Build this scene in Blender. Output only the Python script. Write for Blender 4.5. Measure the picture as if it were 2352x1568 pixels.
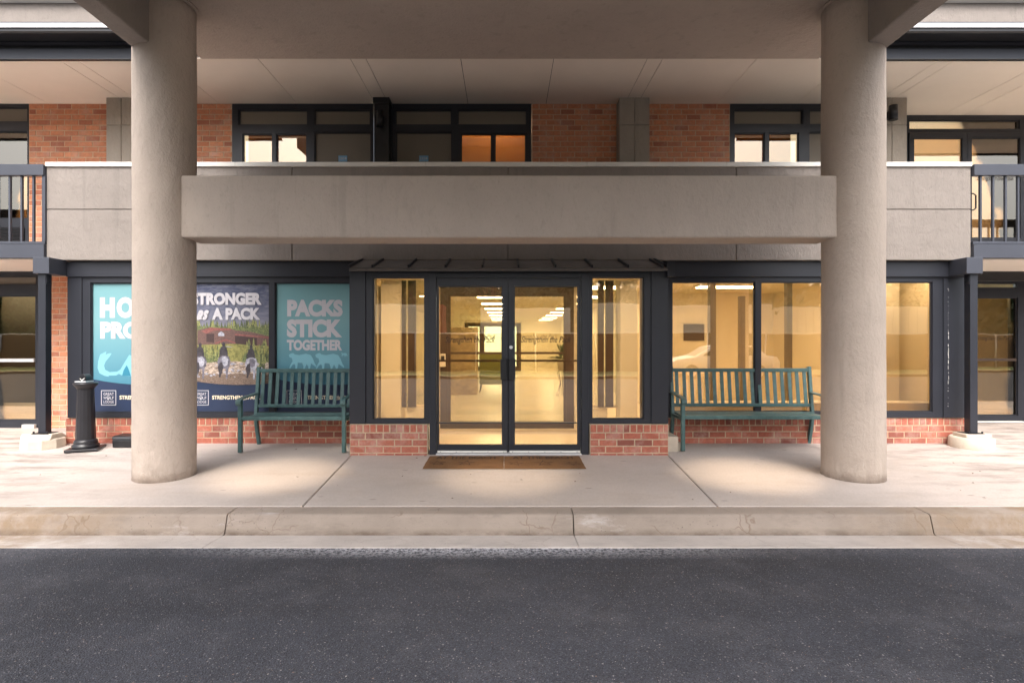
import bpy, math, random
from mathutils import Vector, Matrix
R = math.radians
random.seed(7)
S = bpy.context.scene
for o in list(bpy.data.objects): bpy.data.objects.remove(o)
C = S.collection

# ------------------------------------------------------------------ camera, world, sun, exposure
EYE = 1.63                       # height of the lens above the asphalt; heights below are given from the lens
FOC = 1300.0                     # focal length for a picture 2352 wide
cd = bpy.data.cameras.new('camera'); cam = bpy.data.objects.new('camera', cd); C.objects.link(cam)
cam.location = (0, 0, EYE); cam.rotation_euler = (R(90), 0, 0)
cd.sensor_width = 36; cd.lens = 36 * FOC / 2352; cd.shift_x = 14 / 2352
cd.clip_start = .05; cd.clip_end = 800
S.camera = cam
wd = bpy.data.worlds.new('World'); S.world = wd; wd.use_nodes = True
nt = wd.node_tree; bg = nt.nodes['Background']
sky = nt.nodes.new('ShaderNodeTexSky'); sky.sky_type = 'NISHITA'; sky.sun_disc = False
sky.sun_elevation = R(52); sky.sun_rotation = R(184); sky.air_density = 1.0; sky.dust_density = 6; sky.ozone_density = 1
hs = nt.nodes.new('ShaderNodeHueSaturation'); hs.inputs['Saturation'].default_value = .42     # overcast: little blue left
nt.links.new(sky.outputs[0], hs.inputs['Color'])
nt.links.new(hs.outputs[0], bg.inputs[0]); bg.inputs[1].default_value = .15
sd = bpy.data.lights.new('sun', 'SUN'); sun = bpy.data.objects.new('sun', sd); C.objects.link(sun)
sd.energy = .5; sd.angle = R(40); sd.color = (1, .96, .92)
sun.rotation_euler = (R(38), 0, R(-4)); sun.location = (0, -20, 30)
S.view_settings.view_transform = 'Standard'; S.view_settings.look = 'None'
S.view_settings.exposure = 1.62; S.view_settings.gamma = 1; S.view_settings.use_curve_mapping = False
S.render.engine = 'CYCLES'
S.cycles.max_bounces = 10; S.cycles.diffuse_bounces = 5; S.cycles.glossy_bounces = 4
S.cycles.transparent_max_bounces = 16; S.cycles.sample_clamp_indirect = 6
S.cycles.use_denoising = True

# ------------------------------------------------------------------ materials
def lin(c):
    c /= 255
    return c / 12.92 if c <= .04045 else ((c + .055) / 1.055) ** 2.4
def rgb(*v): return tuple(lin(x) for x in v) + (1,)
def sc(c, k): return (c[0] * k, c[1] * k, c[2] * k, 1)

class NM:
    def __init__(s, name):
        s.m = bpy.data.materials.new(name); s.m.use_nodes = True
        s.t = s.m.node_tree; s.b = s.t.nodes['Principled BSDF']; s.L = s.t.links.new
        s.pos = s.n('ShaderNodeNewGeometry').outputs['Position']
    def n(s, t, **k):
        x = s.t.nodes.new(t)
        for a, v in k.items(): setattr(x, a, v)
        return x
    def noise(s, scale, detail=4, rough=.6, stretch=None, vec=None, dist=0):
        v = vec or s.pos
        if stretch:
            mp = s.n('ShaderNodeMapping'); mp.inputs['Scale'].default_value = stretch; s.L(v, mp.inputs[0]); v = mp.outputs[0]
        x = s.n('ShaderNodeTexNoise'); x.inputs['Scale'].default_value = scale; x.inputs['Detail'].default_value = detail
        x.inputs['Roughness'].default_value = rough; x.inputs['Distortion'].default_value = dist; s.L(v, x.inputs['Vector'])
        return x.outputs['Fac']
    def voro(s, scale, feature='F1', stretch=None, out='Distance', vec=None):
        v = vec or s.pos
        if stretch:
            mp = s.n('ShaderNodeMapping'); mp.inputs['Scale'].default_value = stretch; s.L(v, mp.inputs[0]); v = mp.outputs[0]
        x = s.n('ShaderNodeTexVoronoi', feature=feature); x.inputs['Scale'].default_value = scale; s.L(v, x.inputs['Vector'])
        return x.outputs[out]
    def ramp(s, fac, *stops):
        x = s.n('ShaderNodeValToRGB'); e = x.color_ramp.elements
        while len(e) < len(stops): e.new(.5)
        for i, (p, c) in enumerate(stops):
            e[i].position = p; e[i].color = c if isinstance(c, tuple) else (c, c, c, 1)
        s.L(fac, x.inputs[0]); return x.outputs[0]
    def mix(s, fac, a, b, mode='MIX'):
        x = s.n('ShaderNodeMix', data_type='RGBA', blend_type=mode)
        for i, v in ((0, fac), (6, a), (7, b)):
            if isinstance(v, (int, float)): x.inputs[i].default_value = v
            elif isinstance(v, tuple): x.inputs[i].default_value = v
            else: s.L(v, x.inputs[i])
        return x.outputs[2]
    def math(s, op, a, b=0.0):
        x = s.n('ShaderNodeMath', operation=op)
        for i, v in ((0, a), (1, b)):
            if isinstance(v, (int, float)): x.inputs[i].default_value = v
            else: s.L(v, x.inputs[i])
        return x.outputs[0]
    def bump(s, h, strength=.3, dist=.01, prev=None):
        x = s.n('ShaderNodeBump'); x.inputs['Strength'].default_value = strength; x.inputs['Distance'].default_value = dist
        s.L(h, x.inputs['Height'])
        if prev is not None: s.L(prev, x.inputs['Normal'])
        s.L(x.outputs[0], s.b.inputs['Normal']); return x.outputs[0]
    def col(s, c):
        if isinstance(c, tuple): s.b.inputs['Base Color'].default_value = c
        else: s.L(c, s.b.inputs['Base Color'])
    def rough(s, r):
        if isinstance(r, (int, float)): s.b.inputs['Roughness'].default_value = r
        else: s.L(r, s.b.inputs['Roughness'])
    def xyz(s):
        x = s.n('ShaderNodeSeparateXYZ'); s.L(s.pos, x.inputs[0]); return x.outputs

def simple(name, c, r=.6, var=.12, scale=3, metal=0, spec=.5, bump=0, bs=60):
    k = NM(name)
    k.col(k.mix(k.ramp(k.noise(scale), (.3, 0.), (.7, 1.)), sc(c, 1 - var), sc(c, 1 + var)))
    k.rough(r); k.b.inputs['Metallic'].default_value = metal; k.b.inputs['Specular IOR Level'].default_value = spec
    if bump: k.bump(k.noise(bs), bump, .004)
    return k.m

def stucco(name, c, strength=.55, streak=False):
    k = NM(name)
    big = k.ramp(k.noise(.9, 5), (.3, 0.), (.72, 1.))
    a = k.mix(big, sc(c, .9), sc(c, 1.08))
    st = k.ramp(k.noise(5, 5, .6, (1, 1, .35)), (.42, 0.), (.8, 1.))
    a = k.mix(k.math('MULTIPLY', st, .28), a, sc(c, .72))
    fine = k.ramp(k.noise(70, 3, .7, (1, 1, .45)), (.25, sc(c, 1.05)), (.6, (1, 1, 1, 1)))
    sp = k.ramp(k.noise(55, 3, .75, (1, 1, .4)), (.28, 0.), (.4, 1.))
    a = k.mix(k.math('MULTIPLY', k.math('SUBTRACT', 1.0, sp), .45), a, sc(c, .55))
    tro = k.ramp(k.noise(11, 6, .72, (1, 1, .55), dist=1.2), (.33, sc(c, .74)), (.47, c), (.60, c), (.72, sc(c, 1.13)))
    a = k.mix(.3, a, tro)
    x, y, z = k.xyz()
    low = k.ramp(z, (.12, 1.), (.55, 0.))                       # splash dirt near the pavement
    a = k.mix(k.math('MULTIPLY', k.math('MULTIPLY', low, k.ramp(k.noise(6, 5, .7, (1, 1, .5)), (.42, 0.), (.68, 1.))), .55), a, rgb(112, 98, 84))
    scf = k.ramp(k.noise(4.5, 3, .6, (1, 1, .3), dist=2.5), (.70, 0.), (.74, 1.))
    a = k.mix(k.math('MULTIPLY', k.math('MULTIPLY', scf, k.ramp(z, (.5, 1.), (1., 0.))), .5), a, rgb(206, 202, 198))
    drip = k.ramp(k.noise(7, 3, .55, (1, 1, .06)), (.60, 0.), (.70, 1.))
    a = k.mix(k.math('MULTIPLY', drip, .22), a, sc(c, .55))
    k.col(a); k.rough(.9); k.b.inputs['Specular IOR Level'].default_value = .25
    n1 = k.bump(k.noise(38, 4, .65, (1, 1, .4) if streak else (1, 1, .7), dist=.6), strength, .008)
    n2 = k.bump(k.noise(13, 4, .6, (1, 1, .6), dist=1), .3, .02, n1); n3 = k.bump(k.noise(2.4, 3), .5, .05, n2)
    return k.m

def brick_mat(name, c1, c2, c3):
    k = NM(name)
    rnd = k.n('ShaderNodeObjectInfo').outputs['Random']
    a = k.ramp(rnd, (0., c3), (.12, c3), (.2, c1), (.6, c2), (1., sc(c1, 1.1)))
    a = k.mix(k.ramp(k.noise(28, 4), (.35, 0.), (.75, .55)), a, sc(c3, .8))
    a = k.mix(k.ramp(k.noise(4.3, 6, .7), (.48, 0.), (.7, .55)), a, rgb(200, 172, 160))
    k.col(a); k.rough(.88); k.b.inputs['Specular IOR Level'].default_value = .2
    k.bump(k.noise(90, 4), .5, .004); return k.m

M = {}
M['stucco'] = stucco('beige stucco', rgb(186, 172, 160), .9)
M['stucco2'] = stucco('combed grey stucco', rgb(140, 132, 126), 1.0, True)
M['pilaster'] = stucco('broom finished pilaster concrete', rgb(164, 154, 142), .7, True)
M['soffit'] = simple('painted ceiling board', rgb(238, 227, 214), .75, .05, .7, bump=.05, bs=20)
M['soffit_joint'] = simple('dark ceiling joint', rgb(96, 84, 78), .9)
M['dark'] = simple('charcoal painted metal', rgb(36, 38, 46), .42, .1, 2.5, spec=.5, bump=.08, bs=8)
M['darkblue'] = simple('slate blue painted steel', rgb(62, 65, 75), .5, .08, 2.5, bump=.1, bs=8)
M['black'] = simple('black satin plastic', rgb(30, 30, 33), .33, .2, 8)
M['ironblack'] = simple('black cast resin', rgb(34, 33, 37), .35, .15, 6, bump=.08, bs=120)
M['brick_up'] = brick_mat('orange wall brick', rgb(216, 150, 114), rgb(205, 134, 99), rgb(176, 112, 88))
M['brick_low'] = brick_mat('red base brick', rgb(186, 114, 94), rgb(170, 98, 80), rgb(144, 88, 76))
M['mortar_up'] = simple('sand mortar', rgb(206, 178, 150), .95, .12, 30, bump=.4, bs=150)
M['mortar_low'] = simple('tan mortar', rgb(190, 170, 144), .95, .18, 20, bump=.5, bs=120)
M['cap'] = simple('white coping metal', rgb(222, 219, 212), .45, .04, 2)
M['roofmetal'] = simple('brown black standing seam metal', rgb(104, 98, 94), .5, .15, 4)
M['teal'] = simple('teal green bench paint', rgb(70, 99, 98), .42, .2, 14, spec=.5, bump=.15, bs=35)
M['spandrel'] = simple('taupe infill board', rgb(124, 114, 101), .6, .04, 1.5)
M['silver'] = simple('brushed aluminium', rgb(214, 214, 216), .4, .08, 20, metal=.35)
M['white'] = simple('white interior paint', rgb(228, 222, 208), .6, .03, 3)
M['cream'] = simple('cream interior paint', rgb(222, 212, 190), .7, .05, 2)
M['intceil'] = simple('off white ceiling tile', rgb(214, 204, 180), .8, .05, 2)
M['tilefloor'] = simple('cream floor tile', rgb(214, 202, 180), .3, .05, 3)
M['grout'] = simple('floor grout', rgb(150, 138, 120), .9)
M['innerframe'] = simple('bronze inner frame', rgb(70, 52, 38), .5, .1, 4)
M['stone'] = simple('stacked ledger stone', rgb(190, 168, 130), .9, .3, 9, bump=.5, bs=40)
M['chair'] = simple('olive upholstery', rgb(110, 112, 48), .9, .1, 20)
M['plant'] = simple('leaf green', rgb(62, 88, 38), .6, .3, 12)
M['curtain'] = simple('pale curtain', rgb(214, 200, 180), .9, .05, 3)
M['amberblind'] = simple('brown blackout curtain', rgb(186, 124, 58), .9, .12, 2)
M['whitepaint'] = simple('white vehicle paint', rgb(225, 224, 220), .35, .03, 1)
M['blackpaint'] = simple('black car paint', rgb(24, 25, 28), .2, .1, 1)
M['tyre'] = simple('tyre rubber', rgb(28, 28, 28), .85)
M['redpaint'] = simple('oxide red panel', rgb(150, 62, 40), .6)
M['bark'] = simple('tree bark', rgb(88, 74, 60), .95, .25, 10, bump=.6, bs=20)
M['lodge_navy'] = simple('navy poster print', rgb(42, 54, 80), .35, .06, 1.2)
M['logo_white'] = simple('white poster print', rgb(192, 189, 194), .4, .01)
M['cream_print'] = simple('cream poster print', rgb(240, 226, 196), .4, .01)
M['script_ink'] = simple('brown script decal', rgb(60, 40, 22), .7, .01)
M['signblue'] = simple('pale blue door sign', rgb(120, 170, 205), .5, .02)
M['wolf_print'] = simple('pale teal silhouette print', rgb(126, 182, 196), .38, .02)
M['teal_dark'] = simple('deep teal print', rgb(50, 122, 146), .38, .03)
M['conc_block'] = simple('weathered footing concrete', rgb(196, 184, 168), .9, .14, 6, bump=.5, bs=40)
M['mat_ink'] = simple('dark brown mat print', rgb(66, 44, 26), .95, .2, 40)
M['leaf_litter'] = simple('dead leaf', rgb(92, 66, 44), .9)
M['steelbolt'] = simple('dark bolt steel', rgb(50, 50, 54), .5, metal=.6)

def mk_glass():
    k = NM('amber tinted glass'); t = k.t
    out = t.nodes['Material Output']; t.nodes.remove(k.b)
    tr = k.n('ShaderNodeBsdfTransparent'); tr.inputs[0].default_value = (.90, .755, .55, 1)
    gl = k.n('ShaderNodeBsdfGlossy'); gl.inputs[0].default_value = (1, .93, .82, 1); gl.inputs['Roughness'].default_value = .012
    bp = k.n('ShaderNodeBump'); bp.inputs['Strength'].default_value = .05; bp.inputs['Distance'].default_value = .02
    k.L(k.noise(1.1, 2), bp.inputs['Height']); k.L(bp.outputs[0], gl.inputs['Normal'])
    lw = k.n('ShaderNodeFresnel'); lw.inputs[0].default_value = 1.5
    f = k.math('ADD', k.math('MULTIPLY', lw.outputs[0], .9), .15)
    ms = k.n('ShaderNodeMixShader'); k.L(f, ms.inputs[0]); k.L(tr.outputs[0], ms.inputs[1]); k.L(gl.outputs[0], ms.inputs[2])
    k.L(ms.outputs[0], out.inputs[0]); return k.m
M['glass'] = mk_glass()
def mk_clear():
    k = NM('clear window glass'); t = k.t; out = t.nodes['Material Output']; t.nodes.remove(k.b)
    tr = k.n('ShaderNodeBsdfTransparent'); tr.inputs[0].default_value = (.9, .94, .93, 1)
    gl = k.n('ShaderNodeBsdfGlossy'); gl.inputs['Roughness'].default_value = .01
    ms = k.n('ShaderNodeMixShader'); ms.inputs[0].default_value = .09
    k.L(tr.outputs[0], ms.inputs[1]); k.L(gl.outputs[0], ms.inputs[2]); k.L(ms.outputs[0], out.inputs[0]); return k.m
M['clear'] = mk_clear()
def emit(name, c, s):
    k = NM(name); k.col((.8, .8, .8, 1)); k.b.inputs['Emission Color'].default_value = c; k.b.inputs['Emission Strength'].default_value = s; return k.m
M['tube'] = emit('lit ceiling panel', (1, .95, .86, 1), 13)
M['vest_fill'] = emit('added vestibule fill light', (1, .96, .9, 1), 48)  # strong glow for the fill light added in the vestibule
M['tube2'] = emit('lit fluorescent diffuser', (1, .97, .92, 1), 17)

def mk_pavement():
    k = NM('pavement concrete'); c = rgb(188, 177, 170)
    a = k.mix(k.ramp(k.noise(.8, 6, .65), (.3, 0.), (.7, 1.)), sc(c, .86), sc(c, 1.06))
    a = k.mix(k.ramp(k.noise(2.2, 5, .6, (.45, 1.6, 1)), (.52, 0.), (.78, .45)), a, rgb(158, 138, 120))
    x, y, z = k.xyz()
    dirt = k.ramp(k.noise(3.4, 6, .72, (.35, 1.2, 1)), (.46, 0.), (.62, 1.))
    ex = k.ramp(k.math('DIVIDE', k.math('ABSOLUTE', x), 8), (.44, 0.), (.72, 1.))
    a = k.mix(k.math('MULTIPLY', k.math('MULTIPLY', dirt, ex), .7), a, rgb(112, 100, 94))  # dirt patches, made stronger towards both ends to subdue the overbright light there
    spots = k.ramp(k.voro(2.3, stretch=(.7, 2, 1)), (.04, 1.), (.07, 0.))
    a = k.mix(k.math('MULTIPLY', spots, .6), a, rgb(110, 96, 84))
    a = k.mix(k.ramp(k.noise(45, 3), (.3, .3), (.55, 0.)), a, rgb(150, 138, 126))
    k.col(a); k.rough(k.ramp(k.noise(2), (.3, .55), (.7, .8)))
    k.bump(k.noise(120, 3), .25, .003); return k.m
M['pavement'] = mk_pavement()
def mk_kerb(name, c, cr):
    k = NM(name)
    a = k.mix(k.ramp(k.noise(1.3, 6, .65), (.35, 0.), (.68, 1.)), sc(c, .84), sc(c, 1.12))
    x, y, z = k.xyz()
    ends = k.ramp(k.math('DIVIDE', k.math('ABSOLUTE', x), 6), (.45, 0.), (.72, 1.))
    b = k.ramp(k.noise(2.1, 5, .7), (.38, 0.), (.56, 1.))
    a = k.mix(k.math('MULTIPLY', k.math('MULTIPLY', ends, b), .8), a, rgb(126, 104, 78))
    pits = k.ramp(k.voro(34, stretch=(1, 1, 1)), (.09, 1.), (.17, 0.))
    a = k.mix(k.math('MULTIPLY', pits, k.ramp(k.noise(3), (.45, .1), (.65, .8))), a, sc(c, .35))
    v = k.n('ShaderNodeVectorMath', operation='ADD'); nz = k.n('ShaderNodeTexNoise'); nz.inputs['Scale'].default_value = 9; k.L(k.pos, nz.inputs['Vector'])
    s2 = k.n('ShaderNodeVectorMath', operation='SCALE'); k.L(nz.outputs['Color'], s2.inputs[0]); s2.inputs['Scale'].default_value = .12
    k.L(k.pos, v.inputs[0]); k.L(s2.outputs[0], v.inputs[1])
    e = k.voro(3.1, 'DISTANCE_TO_EDGE', vec=v.outputs[0])
    line = k.ramp(e, (.006, 1.), (.018, 0.))
    msk = k.ramp(k.noise(1.7, 2), (.5, 0.), (.57, 1.))
    a = k.mix(k.math('MULTIPLY', k.math('MULTIPLY', line, msk), cr), a, rgb(112, 90, 72))
    grime = k.math('MULTIPLY', k.ramp(z, (.0, 1.), (.045, 0.)), k.ramp(k.noise(5, 6, .75, (.4, 1, 1)), (.36, 0.), (.62, 1.)))
    if cr > .4: a = k.mix(k.math('MULTIPLY', grime, .8), a, rgb(84, 68, 54))
    a = k.mix(k.ramp(k.noise(7, 6, .75, (.5, 1, 1.5)), (.52, 0.), (.72, .5)), a, sc(c, .62))
    w = k.ramp(k.noise(3.5, 6, .7, (.3, 1, 1)), (.6, 0.), (.75, .5))
    a = k.mix(w, a, rgb(214, 208, 206))
    k.col(a); k.rough(.85)
    k.bump(k.math('SUBTRACT', k.noise(60, 5, .7), pits), .5, .006); return k.m
M['kerb'] = mk_kerb('worn kerb concrete', rgb(150, 137, 126), .5)
M['gutter'] = mk_kerb('worn gutter concrete', rgb(184, 175, 169), .2)
def mk_asphalt():
    k = NM('asphalt'); c = rgb(55, 57, 65)
    a = k.mix(k.ramp(k.noise(.42, 6, .62, dist=.6), (.34, 0.), (.66, 1.)), sc(c, .55), sc(c, 1.08))
    a = k.mix(k.ramp(k.noise(1.7, 5, .7), (.5, 0.), (.72, .35)), a, rgb(98, 96, 100))
    a = k.mix(k.ramp(k.noise(.9, 4, .6, (.35, 2.2, 1)), (.56, 0.), (.72, .5)), a, sc(c, .42))       # tyre polished bands
    for scl, th, st in ((120, .87, .7), (60, .93, .6)):
        ag = k.voro(scl, out='Color'); sepc = k.n('ShaderNodeSeparateColor'); k.L(ag, sepc.inputs[0]); dd = k.voro(scl)
        chip = k.math('MULTIPLY', k.ramp(sepc.outputs[0], (th, 0.), (th + .02, 1.)), k.ramp(dd, (.18, 1.), (.40, 0.)))
        a = k.mix(k.math('MULTIPLY', chip, st), a, k.ramp(sepc.outputs[1], (0., rgb(190, 182, 176)), (.7, rgb(140, 136, 136)), (1., rgb(156, 120, 96))))
    ag2 = k.voro(190, out='Color'); sp2 = k.n('ShaderNodeSeparateColor'); k.L(ag2, sp2.inputs[0])
    a = k.mix(k.ramp(sp2.outputs[1], (.5, 0.), (1., .55)), a, sc(c, 1.9))
    a = k.mix(k.ramp(sp2.outputs[2], (.55, 0.), (1., .8)), a, sc(c, .22))
    oil = k.ramp(k.voro(.55, stretch=(1, 1, 1)), (.05, .6), (.13, 0.)); a = k.mix(oil, a, sc(c, .3))
    rust = k.ramp(k.noise(3.1, 3), (.735, 0.), (.78, .5)); a = k.mix(rust, a, rgb(112, 74, 58))
    x, y, z = k.xyz()
    edge = k.ramp(k.math('SUBTRACT', y, 4.0), (.22, 0.), (.46, 1.))
    ctr = k.ramp(k.math('DIVIDE', k.math('ABSOLUTE', k.math('ADD', x, .3)), 4), (.15, 1.), (.6, .12))
    d = k.ramp(k.noise(38, 5, .85), (.45, 0.), (.54, 1.))
    a = k.mix(k.math('MULTIPLY', k.math('MULTIPLY', edge, d), k.math('MULTIPLY', ctr, .8)), a, rgb(205, 205, 212))
    k.col(a); k.rough(.8); k.b.inputs['Specular IOR Level'].default_value = .35
    n1 = k.bump(k.voro(110), .7, .006); k.bump(k.noise(240, 2), .4, .003, n1); return k.m
M['asphalt'] = mk_asphalt()
def mk_grad(name, z0, z1, stops, var=0):
    k = NM(name); x, y, z = k.xyz()
    f = k.math('DIVIDE', k.math('SUBTRACT', z, z0), z1 - z0)
    a = k.ramp(f, *stops)
    if var: a = k.mix(k.ramp(k.noise(9, 5, .65, (1, 1, 3)), (.4, 0.), (.65, var)), a, rgb(150, 150, 160))
    k.col(a); k.rough(.35); return k.m
def mk_speck(name, c1, c2, scale, st=(1, 1, 1)):
    k = NM(name); k.col(k.ramp(k.noise(scale, 5, .75, st), (.35, c1), (.62, c2))); k.rough(.45); return k.m
M['p_forest'] = mk_speck('printed conifer foliage', rgb(50, 62, 48), rgb(132, 140, 86), 55)
M['p_grass'] = mk_speck('printed meadow', rgb(96, 98, 52), rgb(156, 150, 88), 30)
M['p_rock'] = mk_speck('printed rocks', rgb(92, 74, 62), rgb(216, 196, 178), 26, (1, 1, 2.4))
M['p_earth'] = mk_speck('printed earth', rgb(70, 56, 48), rgb(150, 128, 112), 40, (1, 1, 4))
M['p_roof'] = mk_speck('printed red roof', rgb(118, 66, 62), rgb(150, 96, 90), 50)
M['p_wall'] = mk_speck('printed lodge wall', rgb(76, 58, 56), rgb(128, 98, 90), 70, (1, 1, 4))
M['p_dark'] = mk_speck('printed dark wall', rgb(58, 44, 44), rgb(78, 58, 56), 60, (3, 1, .5))
M['p_horse'] = mk_speck('printed horse grey', rgb(70, 66, 76), rgb(132, 128, 140), 20)
M['p_horse2'] = mk_speck('printed horse white', rgb(120, 122, 134), rgb(196, 194, 204), 24)
M['p_rider'] = mk_speck('printed rider', rgb(48, 44, 48), rgb(72, 66, 72), 30)
def mk_foliage(name, c):
    k = NM(name); rnd = k.noise(3.0, 3)
    k.col(k.ramp(rnd, (.3, sc(c, .6)), (.7, sc(c, 1.5)))); k.rough(.7); return k.m
M['leaves'] = mk_foliage('tree leaves', (.055, .085, .03, 1))
M['grass'] = mk_foliage('lawn grass', (.09, .12, .035, 1))
def mk_coir():
    k = NM('coir fibre'); c = rgb(130, 92, 56)
    a = k.mix(k.noise(6, 4), sc(c, .55), sc(c, 1.3)); a = k.mix(k.ramp(k.noise(160, 3), (.4, 0.), (.6, .5)), a, sc(c, .45))
    k.col(a); k.rough(1); k.bump(k.noise(260, 3), .9, .006); return k.m
M['coir'] = mk_coir()
def mk_fence():
    k = NM('slatted fence mesh')
    w = k.n('ShaderNodeTexWave', wave_type='BANDS', bands_direction='DIAGONAL'); w.inputs['Scale'].default_value = 6; k.L(k.pos, w.inputs[0])
    k.col(k.ramp(w.outputs['Fac'], (.3, rgb(70, 50, 36)), (.7, rgb(112, 88, 66)))); k.rough(.7); return k.m
M['fence'] = mk_fence()

# ------------------------------------------------------------------ builders
def px(x, D): return (x - 1162) * D / FOC       # place on a vertical plane D metres ahead of the lens
def pz(y, D): return (784 - y) * D / FOC
def zp(D):                                         # pavement falls gently from the building to the kerb
    return -1.41 - .03 * (7.07 - D)

WL = {}
def thing(name, label, cat, loc=(0, 0, 0), group=None, kind=None):
    o = bpy.data.objects.new(name, None); o.empty_display_size = .2; C.objects.link(o)
    o.location = (loc[0], loc[1], loc[2] + EYE)
    WL[o.name] = Vector(loc)
    if kind: o['kind'] = kind
    if label: o['label'] = label
    if cat: o['category'] = cat
    if group: o['group'] = group
    return o
def tag(o, label, cat, group=None):
    o['label'] = label; o['category'] = cat
    if group: o['group'] = group
    return o
def base(p): return WL.get(p.name, Vector((0, 0, 0))) if p else Vector((0, 0, 0))

class MB:
    def __init__(s): s.v = []; s.f = []; s.sm = []
    def add(s, vs, fs, smooth=False):
        n = len(s.v); s.v += [tuple(v) for v in vs]; s.f += [tuple(n + i for i in f) for f in fs]; s.sm += [smooth] * len(fs); return s
    def box(s, x0, x1, y0, y1, z0, z1):
        if x0 > x1: x0, x1 = x1, x0
        if y0 > y1: y0, y1 = y1, y0
        if z0 > z1: z0, z1 = z1, z0
        return s.add([(x0,y0,z0),(x1,y0,z0),(x1,y1,z0),(x0,y1,z0),(x0,y0,z1),(x1,y0,z1),(x1,y1,z1),(x0,y1,z1)],
              [(0,3,2,1),(4,5,6,7),(0,1,5,4),(1,2,6,5),(2,3,7,6),(3,0,4,7)])
    def bar(s, a, b, w, d, up=(0, 0, 1)):            # rectangular bar from a to b, w across, d deep
        a = Vector(a); b = Vector(b); t = (b - a).normalized(); u = Vector(up)
        sx = t.cross(u)
        if sx.length < 1e-4: sx = t.cross(Vector((0, 1, 0)))
        sx.normalize(); sy = sx.cross(t).normalized()
        vs = [p + sx * i * w / 2 + sy * j * d / 2 for p in (a, b) for i, j in ((-1,-1),(1,-1),(1,1),(-1,1))]
        return s.add(vs, [(0,1,2,3),(7,6,5,4),(0,4,5,1),(1,5,6,2),(2,6,7,3),(3,7,4,0)])
    def prism(s, prof, x0, x1):                       # profile in (y, z), extruded along x
        n = len(prof); vs = [(x0, y, z) for y, z in prof] + [(x1, y, z) for y, z in prof]
        fs = [tuple(range(n)), tuple(range(2*n-1, n-1, -1))] + [(i, i+n, (i+1) % n + n, (i+1) % n) for i in range(n)]
        return s.add(vs, fs)
    def poly(s, pts, y, t=0):                          # flat polygon facing the viewer, pts (x, z)
        n = len(pts)
        if t <= 0: return s.add([(x, y, z) for x, z in pts], [tuple(range(n))])
        vs = [(x, y, z) for x, z in pts] + [(x, y + t, z) for x, z in pts]
        return s.add(vs, [tuple(range(n)), tuple(range(2*n-1, n-1, -1))] + [(i, i+n, (i+1) % n + n, (i+1) % n) for i in range(n)])
    def lathe(s, prof, cx, cy, seg=24, smooth=True, rot=0, caps=True, sq=None):   # profile (r, z)
        n = len(prof); vs = []
        for r, z in prof:
            for k in range(seg):
                a = 2 * math.pi * k / seg + rot; vs.append((cx + r * math.cos(a), cy + r * math.sin(a), z))
        fs = [(i*seg + k, i*seg + (k+1) % seg, (i+1)*seg + (k+1) % seg, (i+1)*seg + k) for i in range(n-1) for k in range(seg)]
        s.add(vs, fs, smooth)
        if caps:
            m = len(s.v) - n * seg
            s.f.append(tuple(m + k for k in reversed(range(seg)))); s.f.append(tuple(m + (n-1)*seg + k for k in range(seg))); s.sm += [False, False]
        return s
    def tube(s, pts, r, seg=8, smooth=True):
        pts = [Vector(p) for p in pts]; rs = r if isinstance(r, (list, tuple)) else [r] * len(pts); vs = []
        for i, p in enumerate(pts):
            t = (pts[min(i+1, len(pts)-1)] - pts[max(i-1, 0)]).normalized()
            u = t.cross(Vector((0, 0, 1)) if abs(t.z) < .9 else Vector((0, 1, 0))).normalized(); w = t.cross(u)
            for k in range(seg):
                a = 2 * math.pi * k / seg; vs.append(p + (u * math.cos(a) + w * math.sin(a)) * rs[i])
        n = len(pts)
        fs = [(i*seg+k, i*seg+(k+1) % seg, (i+1)*seg+(k+1) % seg, (i+1)*seg+k) for i in range(n-1) for k in range(seg)]
        s.add(vs, fs, smooth)
        m = len(s.v) - n*seg
        s.f.append(tuple(m + k for k in range(seg))); s.f.append(tuple(m + (n-1)*seg + k for k in reversed(range(seg)))); s.sm += [False, False]
        return s
    def grid(s, xs, zs, solid, y0, y1):               # slab with openings: solid(i, j) tells which cells are filled
        nx, nz = len(xs) - 1, len(zs) - 1
        ok = lambda i, j: 0 <= i < nx and 0 <= j < nz and solid(i, j)
        for i in range(nx):
            for j in range(nz):
                if not ok(i, j): continue
                a, b, c, d = xs[i], xs[i+1], zs[j], zs[j+1]
                s.add([(a,y0,c),(b,y0,c),(b,y0,d),(a,y0,d)], [(0,1,2,3)])
                s.add([(a,y1,c),(b,y1,c),(b,y1,d),(a,y1,d)], [(3,2,1,0)])
                if not ok(i-1, j): s.add([(a,y0,c),(a,y0,d),(a,y1,d),(a,y1,c)], [(0,1,2,3)])
                if not ok(i+1, j): s.add([(b,y0,c),(b,y0,d),(b,y1,d),(b,y1,c)], [(3,2,1,0)])
                if not ok(i, j-1): s.add([(a,y0,c),(b,y0,c),(b,y1,c),(a,y1,c)], [(3,2,1,0)])
                if not ok(i, j+1): s.add([(a,y0,d),(b,y0,d),(b,y1,d),(a,y1,d)], [(0,1,2,3)])
        return s
    def mesh(s, name, mat, org=Vector((0, 0, 0))):
        me = bpy.data.meshes.new(name)
        me.from_pydata([(v[0]-org[0], v[1]-org[1], v[2]-org[2]) for v in s.v], [], s.f)
        for p, sm in zip(me.polygons, s.sm): p.use_smooth = sm
        me.materials.append(mat); me.update(); return me
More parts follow.
